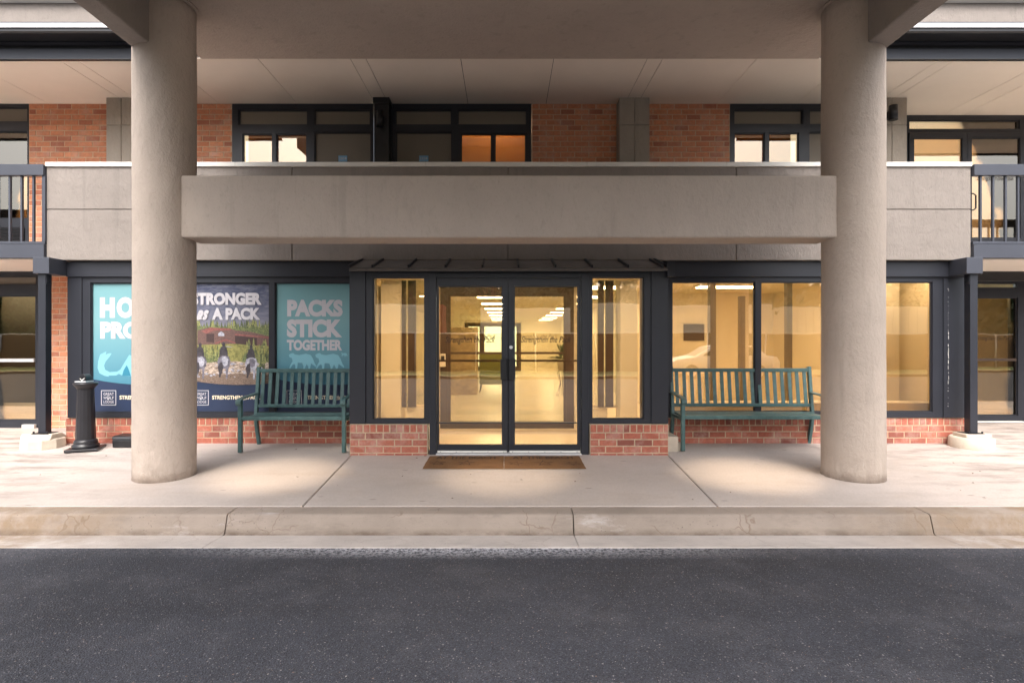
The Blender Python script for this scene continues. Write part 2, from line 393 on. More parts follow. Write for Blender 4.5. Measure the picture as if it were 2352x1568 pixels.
    def build(s, name, mat, parent=None, bevel=0, kind=None, seg=2, fix=True):
        b = base(parent)
        me = s.mesh(name, M[mat] if isinstance(mat, str) else mat, b)
        if fix:
            import bmesh
            bm = bmesh.new(); bm.from_mesh(me)
            if len(bm.faces) < 20000: bmesh.ops.remove_doubles(bm, verts=bm.verts, dist=1e-5)
            bmesh.ops.recalc_face_normals(bm, faces=bm.faces)
            if bevel:
                es = [e for e in bm.edges if len(e.link_faces) == 2 and e.calc_face_angle(0) > .6 and not (e.link_faces[0].smooth and e.link_faces[1].smooth)]
                try: bmesh.ops.bevel(bm, geom=es, offset=bevel, segments=seg, affect='EDGES', profile=.5, clamp_overlap=True)
                except Exception: pass
            bm.to_mesh(me); bm.free()
        o = bpy.data.objects.new(name, me); C.objects.link(o)
        if parent:
            o.parent = parent; WL[o.name] = b      # children sit at the parent's origin
        else:
            o.location = (0, 0, EYE); WL[o.name] = Vector((0, 0, 0))
        if kind: o['kind'] = kind
        return o
def B(*a): return MB().box(*a)
def struct(name, mb, mat, parent=None, bevel=0):
    o = mb.build(name, mat, parent, bevel)
    if not parent: o['kind'] = 'structure'
    return o

def copy_tree(o, parent=None):
    c = o.copy(); C.objects.link(c)
    c.parent = parent if parent else o.parent
    for ch in [x for x in o.children]: copy_tree(ch, c)
    return c

_tc = {}
def lettering(txt, x0, x1, z0, z1, y, mat, parent, bold=.0, shear=0, name='lettering', t=.0004, space=1.0, flip=False, ground=False):
    key = (txt, bold, shear, space)
    if key not in _tc:
        cu = bpy.data.curves.new('txt', 'FONT'); cu.body = txt; cu.offset = bold; cu.shear = shear; cu.space_character = space
        cu.resolution_u = 4; cu.fill_mode = 'FRONT'
        ob = bpy.data.objects.new('txt', cu); C.objects.link(ob)
        dg = bpy.context.evaluated_depsgraph_get(); dg.update()
        me = bpy.data.meshes.new_from_object(ob.evaluated_get(dg))
        vs = [tuple(v.co) for v in me.vertices]; fs = [tuple(p.vertices) for p in me.polygons]
        bpy.data.objects.remove(ob); _tc[key] = (vs, fs)
    vs, fs = _tc[key]
    ax, bx = min(v[0] for v in vs), max(v[0] for v in vs); ay, by = min(v[1] for v in vs), max(v[1] for v in vs)
    m = MB(); sx = (x1 - x0) / (bx - ax); sz = (z1 - z0) / (by - ay)
    if ground: m.add([(x0 + (v[0]-ax)*sx, z0 + (v[1]-ay)*sz, zp(z0 + (v[1]-ay)*sz) + y) for v in vs], fs)
    elif flip: m.add([(x1 - (v[0]-ax)*sx, y, z0 + (v[1]-ay)*sz) for v in vs], fs)
    else: m.add([(x0 + (v[0]-ax)*sx, y, z0 + (v[1]-ay)*sz) for v in vs], fs)
    return m.build(name, mat, parent, fix=False)

# bricks: every brick an object, meshes shared between alike ones
_bm = {}
def brick_mesh(w, h, mat, i):
    key = (round(w, 3), round(h, 3), mat, i)
    if key not in _bm:
        rr = random.Random(hash((key[0], key[1], i)) & 0xffff)
        j = lambda k=.0016: rr.uniform(-k, k)
        c = .0025
        def ring(y, ins): return [(ins + j(), y, ins + j()), (w - ins + j(), y, ins + j()), (w - ins + j(), y, h - ins + j()), (ins + j(), y, h - ins + j())]
        vs = ring(0, c) + ring(c, 0) + ring(.05, 0)
        fs = [(0, 1, 2, 3)] + [(a, a+4, (a+1) % 4 + 4, (a+1) % 4)[::-1] for a in range(4)] + [(a+4, a+8, (a+1) % 4 + 8, (a+1) % 4 + 4)[::-1] for a in range(4)]
        m = MB().add(vs, fs); _bm[key] = m.mesh('brick', M[mat])
    return _bm[key]
def put_brick(parent, x, y, z, w, h, mat, rng):
    o = bpy.data.objects.new('brick', brick_mesh(w, h, mat, rng.randrange(4))); C.objects.link(o); o.parent = parent
    b = base(parent); o.location = (x - b.x, y - b.y + rng.uniform(-.0022, .0022), z - b.z)
    o.rotation_euler = (rng.uniform(-.004, .004), rng.uniform(-.005, .005), rng.uniform(-.006, .006))
def brick_face(parent, x0, x1, z0, z1, y, mat, course=.0837, L=.222, joint=.014, proud=.005, rowlock=False, phase=0, seed=1):
    rng = random.Random(seed); z = z1; k = 0
    if rowlock:
        h = .104; w = .083; x = x0 + joint / 2
        while x < x1 - .012:
            ww = min(w - joint + rng.uniform(-.004, .004), x1 - joint / 2 - x)
            if ww > .015: put_brick(parent, x, y, z - h + joint / 2, ww, h - joint, mat, rng)
            x += w
        z -= h
    while z > z0 + .02:
        h = min(course, z - z0); x = x0 + joint / 2 - (L / 2 if (k + phase) % 2 else 0) 
        if (k + phase) % 2 == 0: x -= rng.choice((0, 0, .03))
        while x < x1 - .012:
            a = max(x, x0 + joint / 2); b = min(x + L - joint, x1 - joint / 2)
            if b - a > .02: put_brick(parent, a, y, z - h + joint / 2, b - a, max(h - joint, .012), mat, rng)
            x += L
        z -= h; k += 1
def brick_wall(name, label, x0, x1, z0, z1, y, mat, mortar, depth=.2, **k):
    t = thing(name, label, 'brick wall', ((x0 + x1) / 2, y, z0))
    B(x0, x1, y + k.get('proud', .005), y + depth, z0, z1).build('mortar', mortar, t)
    brick_face(t, x0, x1, z0, z1, y, mat, **k); return t

# windows: one frame with openings, beads round each, and a pane or board in each
def window(name, label, cat, x0, x1, z0, z1, y, holes, depth=.06, mat='dark', back=.045, parent=None, loc=None, bead=.014, beadmat=None):
    t = parent or thing(name, label, cat, loc or ((x0 + x1) / 2, y, z0))
    xs = sorted({round(v, 4) for v in [x0, x1] + [h[0] for h in holes] + [h[1] for h in holes]})
    zs = sorted({round(v, 4) for v in [z0, z1] + [h[2] for h in holes] + [h[3] for h in holes]})
    def solid(i, j):
        cx, cz = (xs[i] + xs[i+1]) / 2, (zs[j] + zs[j+1]) / 2
        return not any(h[0] < cx < h[1] and h[2] < cz < h[3] for h in holes)
    MB().grid(xs, zs, solid, y, y + depth).build('frame', mat, t)
    for h in holes:
        a, b, c, d = h[:4]; kind = h[4]
        bd = MB()
        e = bead
        bd.grid([a + .0005, a + e, b - e, b - .0005], [c + .0005, c + e, d - e, d - .0005], lambda i, j: not (i == 1 and j == 1), y + .018, y + back - .002)
        bd.build('glazing_bead', beadmat or mat, t)
        if kind: B(a + .002, b - .002, y + back, y + back + .008, c + .002, d - .002).build('pane' if kind in ('glass', 'clear') else 'infill_panel', kind, t)
    return t

# ------------------------------------------------------------------ ground
Dw = 7.76; Dv = 7.07; Dm = 8.9
gr = struct('ground', B(-150, 150, -160, 4.0, -1.75, -1.66), 'asphalt')
rd = MB()
nx = 24
ys = [-9.9, -2.6, 0, 2, 3.2, 4.2, 4.455]
hz = [-1.60, -1.60, -1.60, -1.60, -1.607, -1.622, -1.624]
vs = []; fs = []
for i in range(nx + 1):
    for j, y in enumerate(ys): vs.append((-60 + 120 * i / nx, y, hz[j]))
for i in range(nx):
    for j in range(len(ys) - 1):
        a = i * len(ys) + j; fs.append((a, a + len(ys), a + len(ys) + 1, a + 1))
rd.add(vs, fs); road = struct('asphalt_road', rd, 'asphalt')

pv = thing('pavement', None, None, (0, 6, zp(6)), kind='structure')
B(-60, 60, 5.06, 9.6, -1.75, -1.545).build('sub_base', 'grout', pv)
def slab(xa0, xa1, xb0, xb1, y0, y1, j=.006):     # near edge xa, far edge xb
    m = MB(); z0, z1 = zp(y0), zp(y1); c = .006
    pts = [(xa0 + j, y0), (xa1 - j, y0), (xb1 - j, y1), (xb0 + j, y1)]
    top = [(xa0 + j + c, y0 + c, zp(y0)), (xa1 - j - c, y0 + c, zp(y0)), (xb1 - j - c, y1 - c, zp(y1)), (xb0 + j + c, y1 - c, zp(y1))]
    mid = [(x, y, zp(y) - c) for x, y in pts]; bot = [(x, y, zp(y) - .11) for x, y in pts]
    vs = top + mid + bot
    fs = [(0, 1, 2, 3)] + [(a, a+4, (a+1) % 4 + 4, (a+1) % 4) for a in range(4)] + [(a+4, a+8, (a+1) % 4 + 8, (a+1) % 4 + 4) for a in range(4)]
    m.add(vs, fs); m.build('paving_slab', 'pavement', pv)
yk = 5.058
j1a, j1b = px(694, 5.05) , px(806, 7.02)
j2a, j2b = px(1649, 5.05), px(1535, 7.02)
def ext(a, b, y): return a + (b - a) * (y - 5.05) / (7.02 - 5.05)
# far row butts the walls
for (a0, b0, a1, b1) in ((-60, -60, -11.2, -11.2), (-11.2, -11.2, -8.1, -7.6), (-8.1, -7.6, j1a, ext(j1a, j1b, 9.5)), (j1a, ext(j1a, j1b, 9.5), j2a, ext(j2a, j2b, 9.5)),
                         (j2a, ext(j2a, j2b, 9.5), 8.3, 7.9), (8.3, 7.9, 11.5, 11.5), (11.5, 11.5, 60, 60)):
    slab(a0, a1, b0, b1, yk, 9.5)
# kerb with gutter, in cast lengths
kb = thing('kerb', None, None, (0, 4.8, -1.62), kind='structure')
kx = [-14.6, -11.4, -8.2, -5.4, px(516, 4.8), px(1318, 4.8), px(2145, 4.8), 6.9, 10.1, 13.3, 16.5]
kx = [-60] + kx + [60]
for a, b in zip(kx, kx[1:]):
    n = 14; prof = [(5.052, -1.70), (5.052, -1.4745), (5.03, -1.471), (4.875, -1.476), (4.853, -1.480), (4.842, -1.492), (4.80, -1.625), (4.785, -1.637), (4.78, -1.70)]
    MB().prism(prof, a + .005, b - .005).build('kerb_stone', 'kerb', kb)
    prof = [(4.782, -1.70), (4.782, -1.6375), (4.46, -1.618), (4.45, -1.622), (4.45, -1.70)]
    MB().prism(prof, a + .003, b - .003).build('gutter_stone', 'gutter', kb)
# dead leaves and chips on the pavement
lf = MB(); rr = random.Random(3)
for k in range(46):
    x = rr.choice((rr.uniform(-7, -3.9), rr.uniform(-3, 3), rr.uniform(3.9, 7.5))); y = rr.uniform(5.2, 7.4); s_ = rr.uniform(.006, .022); a = rr.uniform(0, 3.1); z = zp(y) + .003
    lf.add([(x + s_*math.cos(a), y + s_*math.sin(a), z), (x - .4*s_*math.sin(a), y + .4*s_*math.cos(a), z + .006), (x - s_*math.cos(a), y - s_*math.sin(a), z), (x + .4*s_*math.sin(a), y - .4*s_*math.cos(a), z + .001)], [(0, 1, 2, 3)])
lf.build('leaf_litter', 'leaf_litter', kind='stuff')

# ------------------------------------------------------------------ upper storey: walls, ceiling, deck
Zc = 3.71; Du = 8.84
cl = thing('ceiling', None, None, (0, 8, Zc), kind='structure')
B(-14, 14, 7.43, 9.4, Zc + .012, Zc + .12).build('ceiling_void', 'soffit_joint', cl)
jx = [-14, -10.8, -9.58, -8.36, -7.14, -5.9, -5.67, -4.48, -3.26, -2.045, -1.84, -.594, .629, 1.86, 2.06, 3.295, 4.53, 5.72, 5.93, 7.16, 7.5, 8.7, 9.9, 14]
for a, b in zip(jx, jx[1:]):
    B(a + .004, b - .004, 7.43, 9.4, Zc, Zc + .01).build('ceiling_panel', 'soffit', cl)

Zd = 1.27
dk = thing('deck', None, None, (0, 8, 1.1), kind='structure')
B(-14, -6.14, 7.62, Dm + .02, 1.10, Zd).build('slab', 'soffit', dk)
B(-6.14, 6.23, 7.74, Dm + .02, 1.096, Zd).build('slab', 'stucco2', dk)
B(6.23, 14, 7.62, 9.5, 1.10, Zd).build('slab', 'soffit', dk)

def XU(x): return px(x, Du)
brick_wall('brick_wall', 'upper floor orange brick pier behind the end of the left railing', XU(66), -6.087, Zd, Zc - .001, Du, 'brick_up', 'mortar_up', seed=11)
brick_wall('brick_wall', 'upper floor orange brick pier right of the left round column', -5.63, XU(533), Zd, Zc - .001, Du, 'brick_up', 'mortar_up', seed=12)
brick_wall('brick_wall', 'upper floor brick pier between the dark window group and the central concrete pilaster', XU(1222), 1.73, Zd, Zc - .001, Du, 'brick_up', 'mortar_up', seed=13, phase=1)
brick_wall('brick_wall', 'upper floor brick pier right of the central concrete pilaster', 2.187, XU(1676.5), Zd, Zc - .001, Du, 'brick_up', 'mortar_up', seed=14)
def pilaster(label, x0, x1, y=8.62):
    t = thing('pilaster', label, 'pilaster', ((x0+x1)/2, y, Zd)); xm = (x0 + x1) / 2; g = .006; zs = [Zd, pz(289.5, 8.65), Zc - .001]
    B(x0 + .004, x1 - .004, y + .012, 9.1, Zd, Zc - .002).build('core', 'pilaster', t)
    for a, b in ((x0, xm - g), (xm + g, x1)):
        for c, d in ((zs[0], zs[1] - g), (zs[1] + g, zs[2])): B(a, b, y, y + .05, c, d).build('face_panel', 'pilaster', t, .003)
pilaster('upper floor concrete pilaster partly behind the left round column', -6.087, -5.63)
pilaster('grooved concrete pilaster between the two upper brick piers in the middle', 1.73, 2.187)
pilaster('upper floor concrete pilaster carrying a black cylinder lamp, right of the right column', 5.65, 6.107)

# window group 1 (rooms 230 and 232)
def H(x0, x1, y0, y1, kind, D): return (px(x0, D), px(x1, D), pz(y1, D), pz(y0, D), kind)
D = Du + .0
zb = Zd + .01
def Hb(x0, x1, y0, kind, zlow, D=Du): return (px(x0, D), px(x1, D), zlow, pz(y0, D), kind)
w1 = window('upper_window', 'dark framed upper window and beige door of room 230, left of the black post', 'window', XU(533), XU(858), zb, Zc - .002, D,
    [H(547.4, 706, 252, 287, 'spandrel', D), Hb(556.8, 625.4, 307.5, 'glass', zb + .45), Hb(633.7, 704.2, 307.5, 'glass', zb + .45), H(721.8, 850.5, 252, 287, 'spandrel', D), Hb(722, 852, 303, 'spandrel', zb + .06)])
w2 = window('upper_window', 'dark framed upper window and beige door of room 232, right of the black post', 'window', XU(894), XU(1221), zb, Zc - .002, D,
    [H(907.7, 1037, 252, 287, 'spandrel', D), Hb(909, 1038, 303, 'spandrel', zb + .06), H(1051, 1209.6, 252, 287, 'spandrel', D), Hb(1058.8, 1129, 307.5, 'glass', zb + .45), Hb(1136.5, 1207.7, 307.5, 'glass', zb + .45)])
w3 = window('upper_window', 'dark framed upper window with white reflections, behind the right round column', 'window', XU(1677), 5.648, zb, Zc - .002, D,
    [H(1686, 1844.7, 252, 286, 'spandrel', D), Hb(1686.8, 1757.3, 305, 'glass', zb + .45), Hb(1766, 1835.3, 305, 'glass', zb + .45), H(1860, 1985, 252, 286, 'spandrel', D), Hb(1858.6, 1985, 303, 'spandrel', zb + .06)])
w0 = window('upper_window', 'tall upper window above the black wall air conditioner at the left railing', 'window', -9.3, XU(65.5), zb, Zc - .002, D,
    [(-9.2, px(62.5, D), pz(280, D), pz(246, D), 'spandrel'), (-9.2, px(62.5, D), pz(502, D), pz(301, D), 'glass'), (-9.2, px(58, D), pz(556, D), pz(523, D), None)])
# air conditioner grille under the left window
ac = thing('air_conditioner', 'black louvred wall air conditioner under the upper left window', 'air conditioner', (px(20, D), D, pz(556, D)))
B(-9.15, px(60, D), D + .02, D + .3, pz(557, D), pz(522, D)).build('housing', 'black', ac)
for k in range(10):
    z = pz(554, D) + k * .023
    B(-9.12, px(55, D), D - .012, D + .018, z, z + .011).build('louvre', 'ironblack', ac)
# black post between the two room windows, wall lamp on it
po = thing('black_post', 'black steel post standing between the doors of rooms 230 and 232', 'post', (-1.94, 8.6, Zd))
B(px(859, 8.62), px(893, 8.62), 8.62, 8.95, Zd, Zc - .001).build('shaft', 'black', po, .004)
B(px(859, 8.62) - .012, px(893, 8.62) + .012, 8.6, 8.95, Zc - .09, Zc - .002).build('head', 'black', po, .004)
def cyl_lamp(label, x, y, zt, zbm, r):
    t = thing('wall_lamp', label, 'wall lamp', (x, y, zbm), 'cylinder wall lamps upstairs')
    MB().lathe([(r, zbm), (r, zt)], x, y, 20).build('lamp_body', 'black', t, 0)
    B(x - .03, x + .03, y + r - .01, y + r + .13, (zt+zbm)/2 - .05, (zt+zbm)/2 + .05).build('bracket', 'black', t)
    return t
cyl_lamp('black cylinder lamp on the black post between the dark upper windows', px(872, 8.5), 8.5, pz(255, 8.5), pz(290, 8.5), .05)
lm = cyl_lamp('black cylinder lamp on the concrete pilaster right of the right column', px(2052, 8.45), 8.45, pz(243, 8.45), pz(276, 8.45), .06)
# room number signs
def room_sign(txt, x0, x1):
    D2 = Du + .04
    t = thing('room_sign', 'small pale blue sign reading %s on the door %s of the black post' % (txt, 'left' if txt == '230' else 'right'), 'door sign', (px((x0+x1)/2, D2), D2, pz(371, D2)))
    B(px(x0, D2), px(x1, D2), D2 - .006, D2 + .002, pz(371.5, D2), pz(358, D2)).build('plate', 'signblue', t)
    lettering(txt, px(x0 + 1.5, D2), px(x0 + 13, D2), pz(367.5, D2), pz(361.5, D2), D2 - .007, 'logo_white', t, .02)
    MB().poly([(px(x0 + 16.5 + 2.4*math.cos(a), D2), pz(364.5 + 2.6*math.sin(a), D2)) for a in [k*math.pi/4 for k in range(8)]], D2 - .007).build('paw_mark', 'logo_white', t, fix=False)
room_sign('230', 777.5, 797.5); room_sign('232', 963, 984)
# dark rooms behind the upper glass: curtains and shells
rm = thing('upper_rooms', None, None, (0, 9.2, Zd), kind='structure')
B(-9.4, XU(64), 9.12, 9.16, Zd, Zc).build('room_back', 'curtain', rm)
B(XU(540), XU(720), 9.3, 9.34, Zd, Zc).build('room_back', 'amberblind', rm)
B(XU(1040), XU(1225), 9.4, 9.42, Zd, Zc).build('room_back', 'amberblind', rm)
B(XU(1680), XU(1850), 9.3, 9.34, Zd, Zc).build('room_back', 'amberblind', rm)

# upper right storefront, set back
Dr = 9.26
def XR(x): return px(x, Dr)
sr = window('balcony_storefront', 'upper right glazed front behind the balcony railing', 'storefront', 6.11, 10.6, Zd, 3.71, Dr + .03,
    [(XR(2091.7), XR(2346), pz(295.6, Dr), pz(274, Dr), 'glass'), (XR(2362), 10.5, pz(295.6, Dr), pz(274, Dr), 'glass'), (XR(2089), XR(2350), Zd + .02, pz(303, Dr), None), (XR(2362), 10.5, Zd + .3, pz(303, Dr), 'glass')], depth=.08)
def balcony_door(label, gx0, gx1, fx0, fx1, gy, hx):
    t = window('balcony_door', label, 'glass door', XR(fx0), XR(fx1), Zd + .03, pz(304.5, Dr), Dr + .01,
               [(XR(gx0), XR(gx1), pz(546, Dr), pz(gy, Dr), 'glass')], depth=.05, back=.03, bead=.01)
    if not hx: return t
    z0, z1 = pz(483, Dr - .08), pz(445, Dr - .08)
    x = px(hx, Dr - .08); d = .085 if hx < 2240 else -.085
    MB().tube([(x, Dr + .01, z0), (x, Dr - .09, z0), (x + d*.5, Dr - .09, z0 - .0), (x + d, Dr - .09, z0 + .03), (x + d, Dr - .09, z1 - .03), (x + d*.5, Dr - .09, z1), (x, Dr - .09, z1), (x, Dr + .01, z1)], .011, 8).build('handle', 'black', t)
    return t
balcony_door('upper balcony glass door with a D handle beside the stucco parapet', 2101, 2212, 2090, 2222, 317, 2228)
bd2 = balcony_door('upper balcony glass door reading Strengthen the Pack behind the right railing', 2233.5, 2345.6, 2223, 2349, 316, 0)
lettering('Strengthen the Pack', XR(2247), XR(2333), pz(416, Dr), pz(403, Dr), Dr + .028, 'script_ink', bd2, -.004, .35)
B(6.3, 10.5, 10.4, 10.45, Zd, Zc).build('room_back', 'curtain', rm)
# lower part of wall under storefront etc
B(-14, -9.3, Du, Du + .2, Zd, Zc - .001).build('end_wall', 'stucco', rm)
B(10.6, 14, Dr + .03, Dr + .2, Zd, Zc - .001).build('end_wall', 'stucco', rm)

# ------------------------------------------------------------------ parapet and railings
Dp = 7.6
pp = thing('parapet', 'beige stucco balcony parapet with white coping running behind both round columns', 'parapet', (0, Dp, 1.09))
px_j = [px(107, Dp), px(671, Dp), px(1167, Dp), px(1691, Dp), px(2229.5, Dp)]
z0, zm, z1 = pz(597, Dp), pz(481, Dp), pz(383.5, Dp)
B(px_j[0] + .01, px_j[-1] - .01, Dp + .015, Dp + .16, z0 + .004, z1).build('core', 'stucco2', pp)
for a, b in zip(px_j, px_j[1:]):
    for c, d in ((z0, zm - .006), (zm + .006, z1)):
        B(a + (.008 if a != px_j[0] else 0), b - (.008 if b != px_j[-1] else 0), Dp, Dp + .08, c, d).build('stucco_panel', 'stucco2', pp, .004)
cx = [px(104, Dp - .02), px(542, Dp), px(979, Dp), px(1348, Dp), px(1668, Dp), px(1945, Dp), px(2233, Dp - .02)]
for a, b in zip(cx, cx[1:]):
    MB().box(a, b - .003, Dp - .025, Dp + .19, z1 + .001, pz(372, Dp - .025)).build('coping', 'cap', pp, .003)
def railing(label, x0, x1, xs, ends):
    t = thing('balcony_railing', label, 'railing', ((x0+x1)/2, Dp, 1.1))
    y = Dp - .02
    B(x0, x1, y - .03, y + .05, pz(404, y), pz(378.5, y)).build('top_rail', 'darkblue', t, .004)
    B(x0, x1, y - .02, y + .08, pz(593, y), pz(562, y)).build('bottom_beam', 'darkblue', t, .004)
    B(x0, x1, y - .005, y + .06, pz(561, y), pz(554.5, y)).build('bottom_rail', 'darkblue', t, .003)
    for x in xs: B(x - .012, x + .012, y, y + .03, pz(554.5, y), pz(404, y)).build('baluster', 'darkblue', t)
    for x in ends: B(x - .022, x + .022, y - .01, y + .05, pz(554.5, y), pz(404, y)).build('post', 'darkblue', t)
railing('slate blue metal balcony railing left of the stucco parapet', -13.5, px(106, Dp), [px(78.7, Dp) - .159 * k for k in range(42)], [px(104, Dp)])
railing('slate blue metal balcony railing in front of the upper right glass doors', px(2231.5, Dp), 13.5, [px(2250.4, Dp) + .168 * k for k in range(40)], [])

# ------------------------------------------------------------------ eaves
def eave(label, a, b):
    t = thing('roof_eave', label, 'roof edge', ((a+b)/2, 7.4, Zc))
    L = b - a
    B(a, b, 7.40, 7.43, Zc - .02, Zc + .115).build('fascia_board', 'darkblue', t, .003)
    B(a, b, 7.38, 7.435, Zc - .035, Zc - .021).build('drip_strip', 'black', t)
    B(a, b, 7.40, 7.46, Zc + .116, Zc + .165).build('shadow_gap', 'black', t)
    MB().prism([(7.33, 3.865), (7.33, 3.885), (7.40, 3.885), (7.40, 3.865)], a, b).build('flange', 'dark', t)
    MB().prism([(7.14, 3.885), (7.12, 3.90), (7.12, 3.935), (7.125, 3.95), (7.42, 3.95), (7.42, 3.886), (7.2, 3.886)], a, b).build('gutter', 'black', t)
    MB().prism([(7.10, 3.938), (7.098, 3.99), (7.118, 3.995), (7.118, 3.938)], a, b).build('gutter_lip', 'silver', t)
    x = a; rr = random.Random(5)
    while x < b:
        w = min(.56 + rr.uniform(-.03, .03), b - x)
        MB().prism([(7.2, 4.03 + rr.uniform(0, .012)), (7.2, 4.06), (7.5, 4.16), (7.5, 4.13)], x, x + w - .006).build('roof_shingle', 'darkblue', t)
        x += w
    B(a, b, 7.16, 7.5, 4.0, 4.028).build('roof_edge', 'black', t)
    B(a, b, 7.52, 7.9, 3.83, pz(6, 7.52)).build('upper_wall', 'stucco2', t)
    B(a, b, 7.44, 7.9, pz(6, 7.5) + .001, 6.3).build('upper_cornice', 'cap', t, .01)
eave('dark gutter and eave of the roof at the top left', -14, -4.1)
eave('dark gutter and eave of the roof at the top right', 4.22, 14)

# ------------------------------------------------------------------ porte-cochere: canopy, columns, beams
cn = thing('entrance_canopy', 'deep beige stucco canopy roof over the driveway', 'canopy', (0, 2.4, 3.6))
zl = lambda x: 3.6 + .012 * math.cos(x * .8)
B(-3.9, 4.0, -.6, 7.235, 3.6, 4.45).build('roof_slab', 'stucco', cn, .02)
B(-3.885, -3.645, -.59, 6.02, 3.05, 3.5995).build('side_beam', 'stucco2', cn, .02)
B(3.70, 3.97, -.59, 6.02, 3.05, 3.5995).build('side_beam', 'stucco2', cn, .02)
B(-3.6, 3.68, -.59, -.3, 3.3, 3.5995).build('end_beam', 'stucco', cn, .02)
def column(label, x, y, zb_):
    t = thing('round_column', label, 'column', (x, y, zb_))
    rr = random.Random(int(x * 10)); prof = []
    n = 46
    for i in range(n + 1):
        z = zb_ - .01 + (3.598 - zb_ + .01) * i / n
        prof.append((.30 + .0025 * math.sin(z * 2.1 + x) + rr.uniform(-.0012, .0012) + (.004 if i == 0 else 0), z))
    MB().lathe(prof, x, y, 72).build('shaft', 'stucco', t)
    MB().lathe([(.335, 3.575), (.325, 3.597)], x, y, 48).build('collar', 'stucco', t)
    return t
Dc = 6.08
column('round beige stucco column left of the entrance, hiding part of the wolf posters', -3.662, Dc, zp(Dc))
column('round beige stucco column right of the entrance, beside the long bench', 3.726, Dc, zp(Dc))
column('round stucco column across the driveway behind the camera, on the left', -3.66, -.3, -1.61)
column('round stucco column across the driveway behind the camera, on the right', 3.73, -.3, -1.61)
cb = thing('cross_beam', 'wide beige stucco cross beam joining the two round columns above the entrance', 'beam', (0, 5.93, 1.09))
B(px(414, 5.93), px(1926, 5.93), 5.93, 6.33, pz(546, 5.93), pz(402.5, 5.93)).build('beam_body', 'stucco', cb, .022, seg=3)

# downlights in the canopy ceiling whose pools lie on the pavement
def downlight(label, x, y, ty, tx, e):
    t = thing('downlight', label, 'downlight', (x, y, 3.56), 'recessed downlights in the canopy')
    MB().lathe([(.09, 3.58), (.10, 3.599)], x, y, 24).build('trim_ring', 'cap', t)
    MB().lathe([(.07, 3.578), (.07, 3.579)], x, y, 24).build('lens', emit('warm lamp lens', (1, .85, .6, 1), 20), t)
    ld = bpy.data.lights.new('spot', 'SPOT'); lo = bpy.data.objects.new('lamp_bulb', ld); C.objects.link(lo); lo.parent = t
    lo.location = (0, 0, .01 - .01)
    ld.energy = e; ld.color = (1, .80, .58); ld.spot_size = R(20); ld.spot_blend = 1; ld.shadow_soft_size = .06
    d = Vector((tx - x, ty - y, zp(ty) - 3.56)); lo.rotation_euler = d.to_track_quat('-Z', 'Y').to_euler()
for k, (x, tx) in enumerate(((-2.5, -2.5), (0, 0), (2.6, 2.62))):
    downlight(['recessed canopy downlight shining in front of the short bench', 'recessed canopy downlight over the doormats', 'recessed canopy downlight shining in front of the long bench'][k], x, 4.8, 6.12 if k != 1 else 6.05, tx, (430, 260, 430)[k])

# ------------------------------------------------------------------ lower storey, window bays
Dg = 7.70
def bay(name, label, x0, x1, pil, fx0, fx1, holes, seed, mull):
    t = thing(name, label, 'window bay', ((x0+x1)/2, Dg, -1.39))
    B(x0, x1, Dg - .02, Dg + .2, pz(636, Dg), pz(600.5, Dg - .02)).build('header_beam', 'dark', t, .004)
    B(pil[0], pil[1], Dg, Dg + .16, pz(959, Dg), pz(636, Dg) - .001).build('corner_post', 'dark', t, .004)
    return t
zbk = pz(958.5, Dw)
lb = bay('window_bay', 'left window bay holding the teal posters, beside the entrance', px(154.5, Dg), px(838, Dg), (px(154.5, Dg), px(187.5, Dg)), 0, 0, None, 1, None)
window('bay_frame', None, None, px(187.8, Dg), px(839, Dg), pz(958.8, Dg), pz(636.3, Dg), Dg + .012,
       [H(206, 407, 648.5, 947.8, None, Dg), H(418, 618, 648.5, 947.8, None, Dg), H(630, 829, 648.5, 947.8, None, Dg)], parent=lb)
rb = bay('window_bay', 'right window bay with three amber panes behind the long bench', px(1500, Dg), px(2218, Dg), (px(2167.5, Dg), px(2218, Dg)), 0, 0, None, 1, None)
window('bay_frame', None, None, px(1500, Dg), px(2167.2, Dg), pz(958.8, Dg), pz(636.3, Dg), Dg + .012,
       [H(1544, 1735.6, 647, 946, 'glass', Dg), H(1748.6, 1940, 647, 946, 'glass', Dg), H(1953, 2143.6, 647, 946, 'glass', Dg)], parent=rb)
# drips of paint on the right corner post
dr = MB(); rr = random.Random(2); x = px(2178, Dg)
for k in range(26):
    z = pz(660 + k * 11 + rr.uniform(-4, 4), Dg); h = rr.choice((.006, .01, .03, .05)) if k > 8 else .008
    w = rr.uniform(.002, .005); xx = x + rr.uniform(-.004, .006)
    dr.poly([(xx - w, z), (xx + w, z), (xx + w * .7, z + h), (xx - w * .7, z + h)], Dg - .0012)
dr.build('paint_drips', 'cap', rb, kind='stuff', fix=False)
# base walls of brick
brick_wall('low_brick_wall', 'low red brick base under the teal poster windows', px(154.5, Dw), -1.93, -1.45, zbk, Dw - .03, 'brick_low', 'mortar_low', rowlock=True, seed=21, depth=.2)
brick_wall('low_brick_wall', 'low red brick base behind the long green bench', 2.0, px(2217, Dw), -1.45, zbk, Dw - .03, 'brick_low', 'mortar_low', rowlock=True, seed=22, depth=.2)
# sides of the bays
struct('bay_side_wall', MB().box(px(155, Dg) + .0, px(155, Dg) + .1, Dg + .165, Dm, -1.4, 1.094), 'dark')
struct('bay_side_wall', MB().box(px(2217, Dg) - .1, px(2217, Dg), Dg + .165, 9.42, -1.4, 1.094), 'dark')
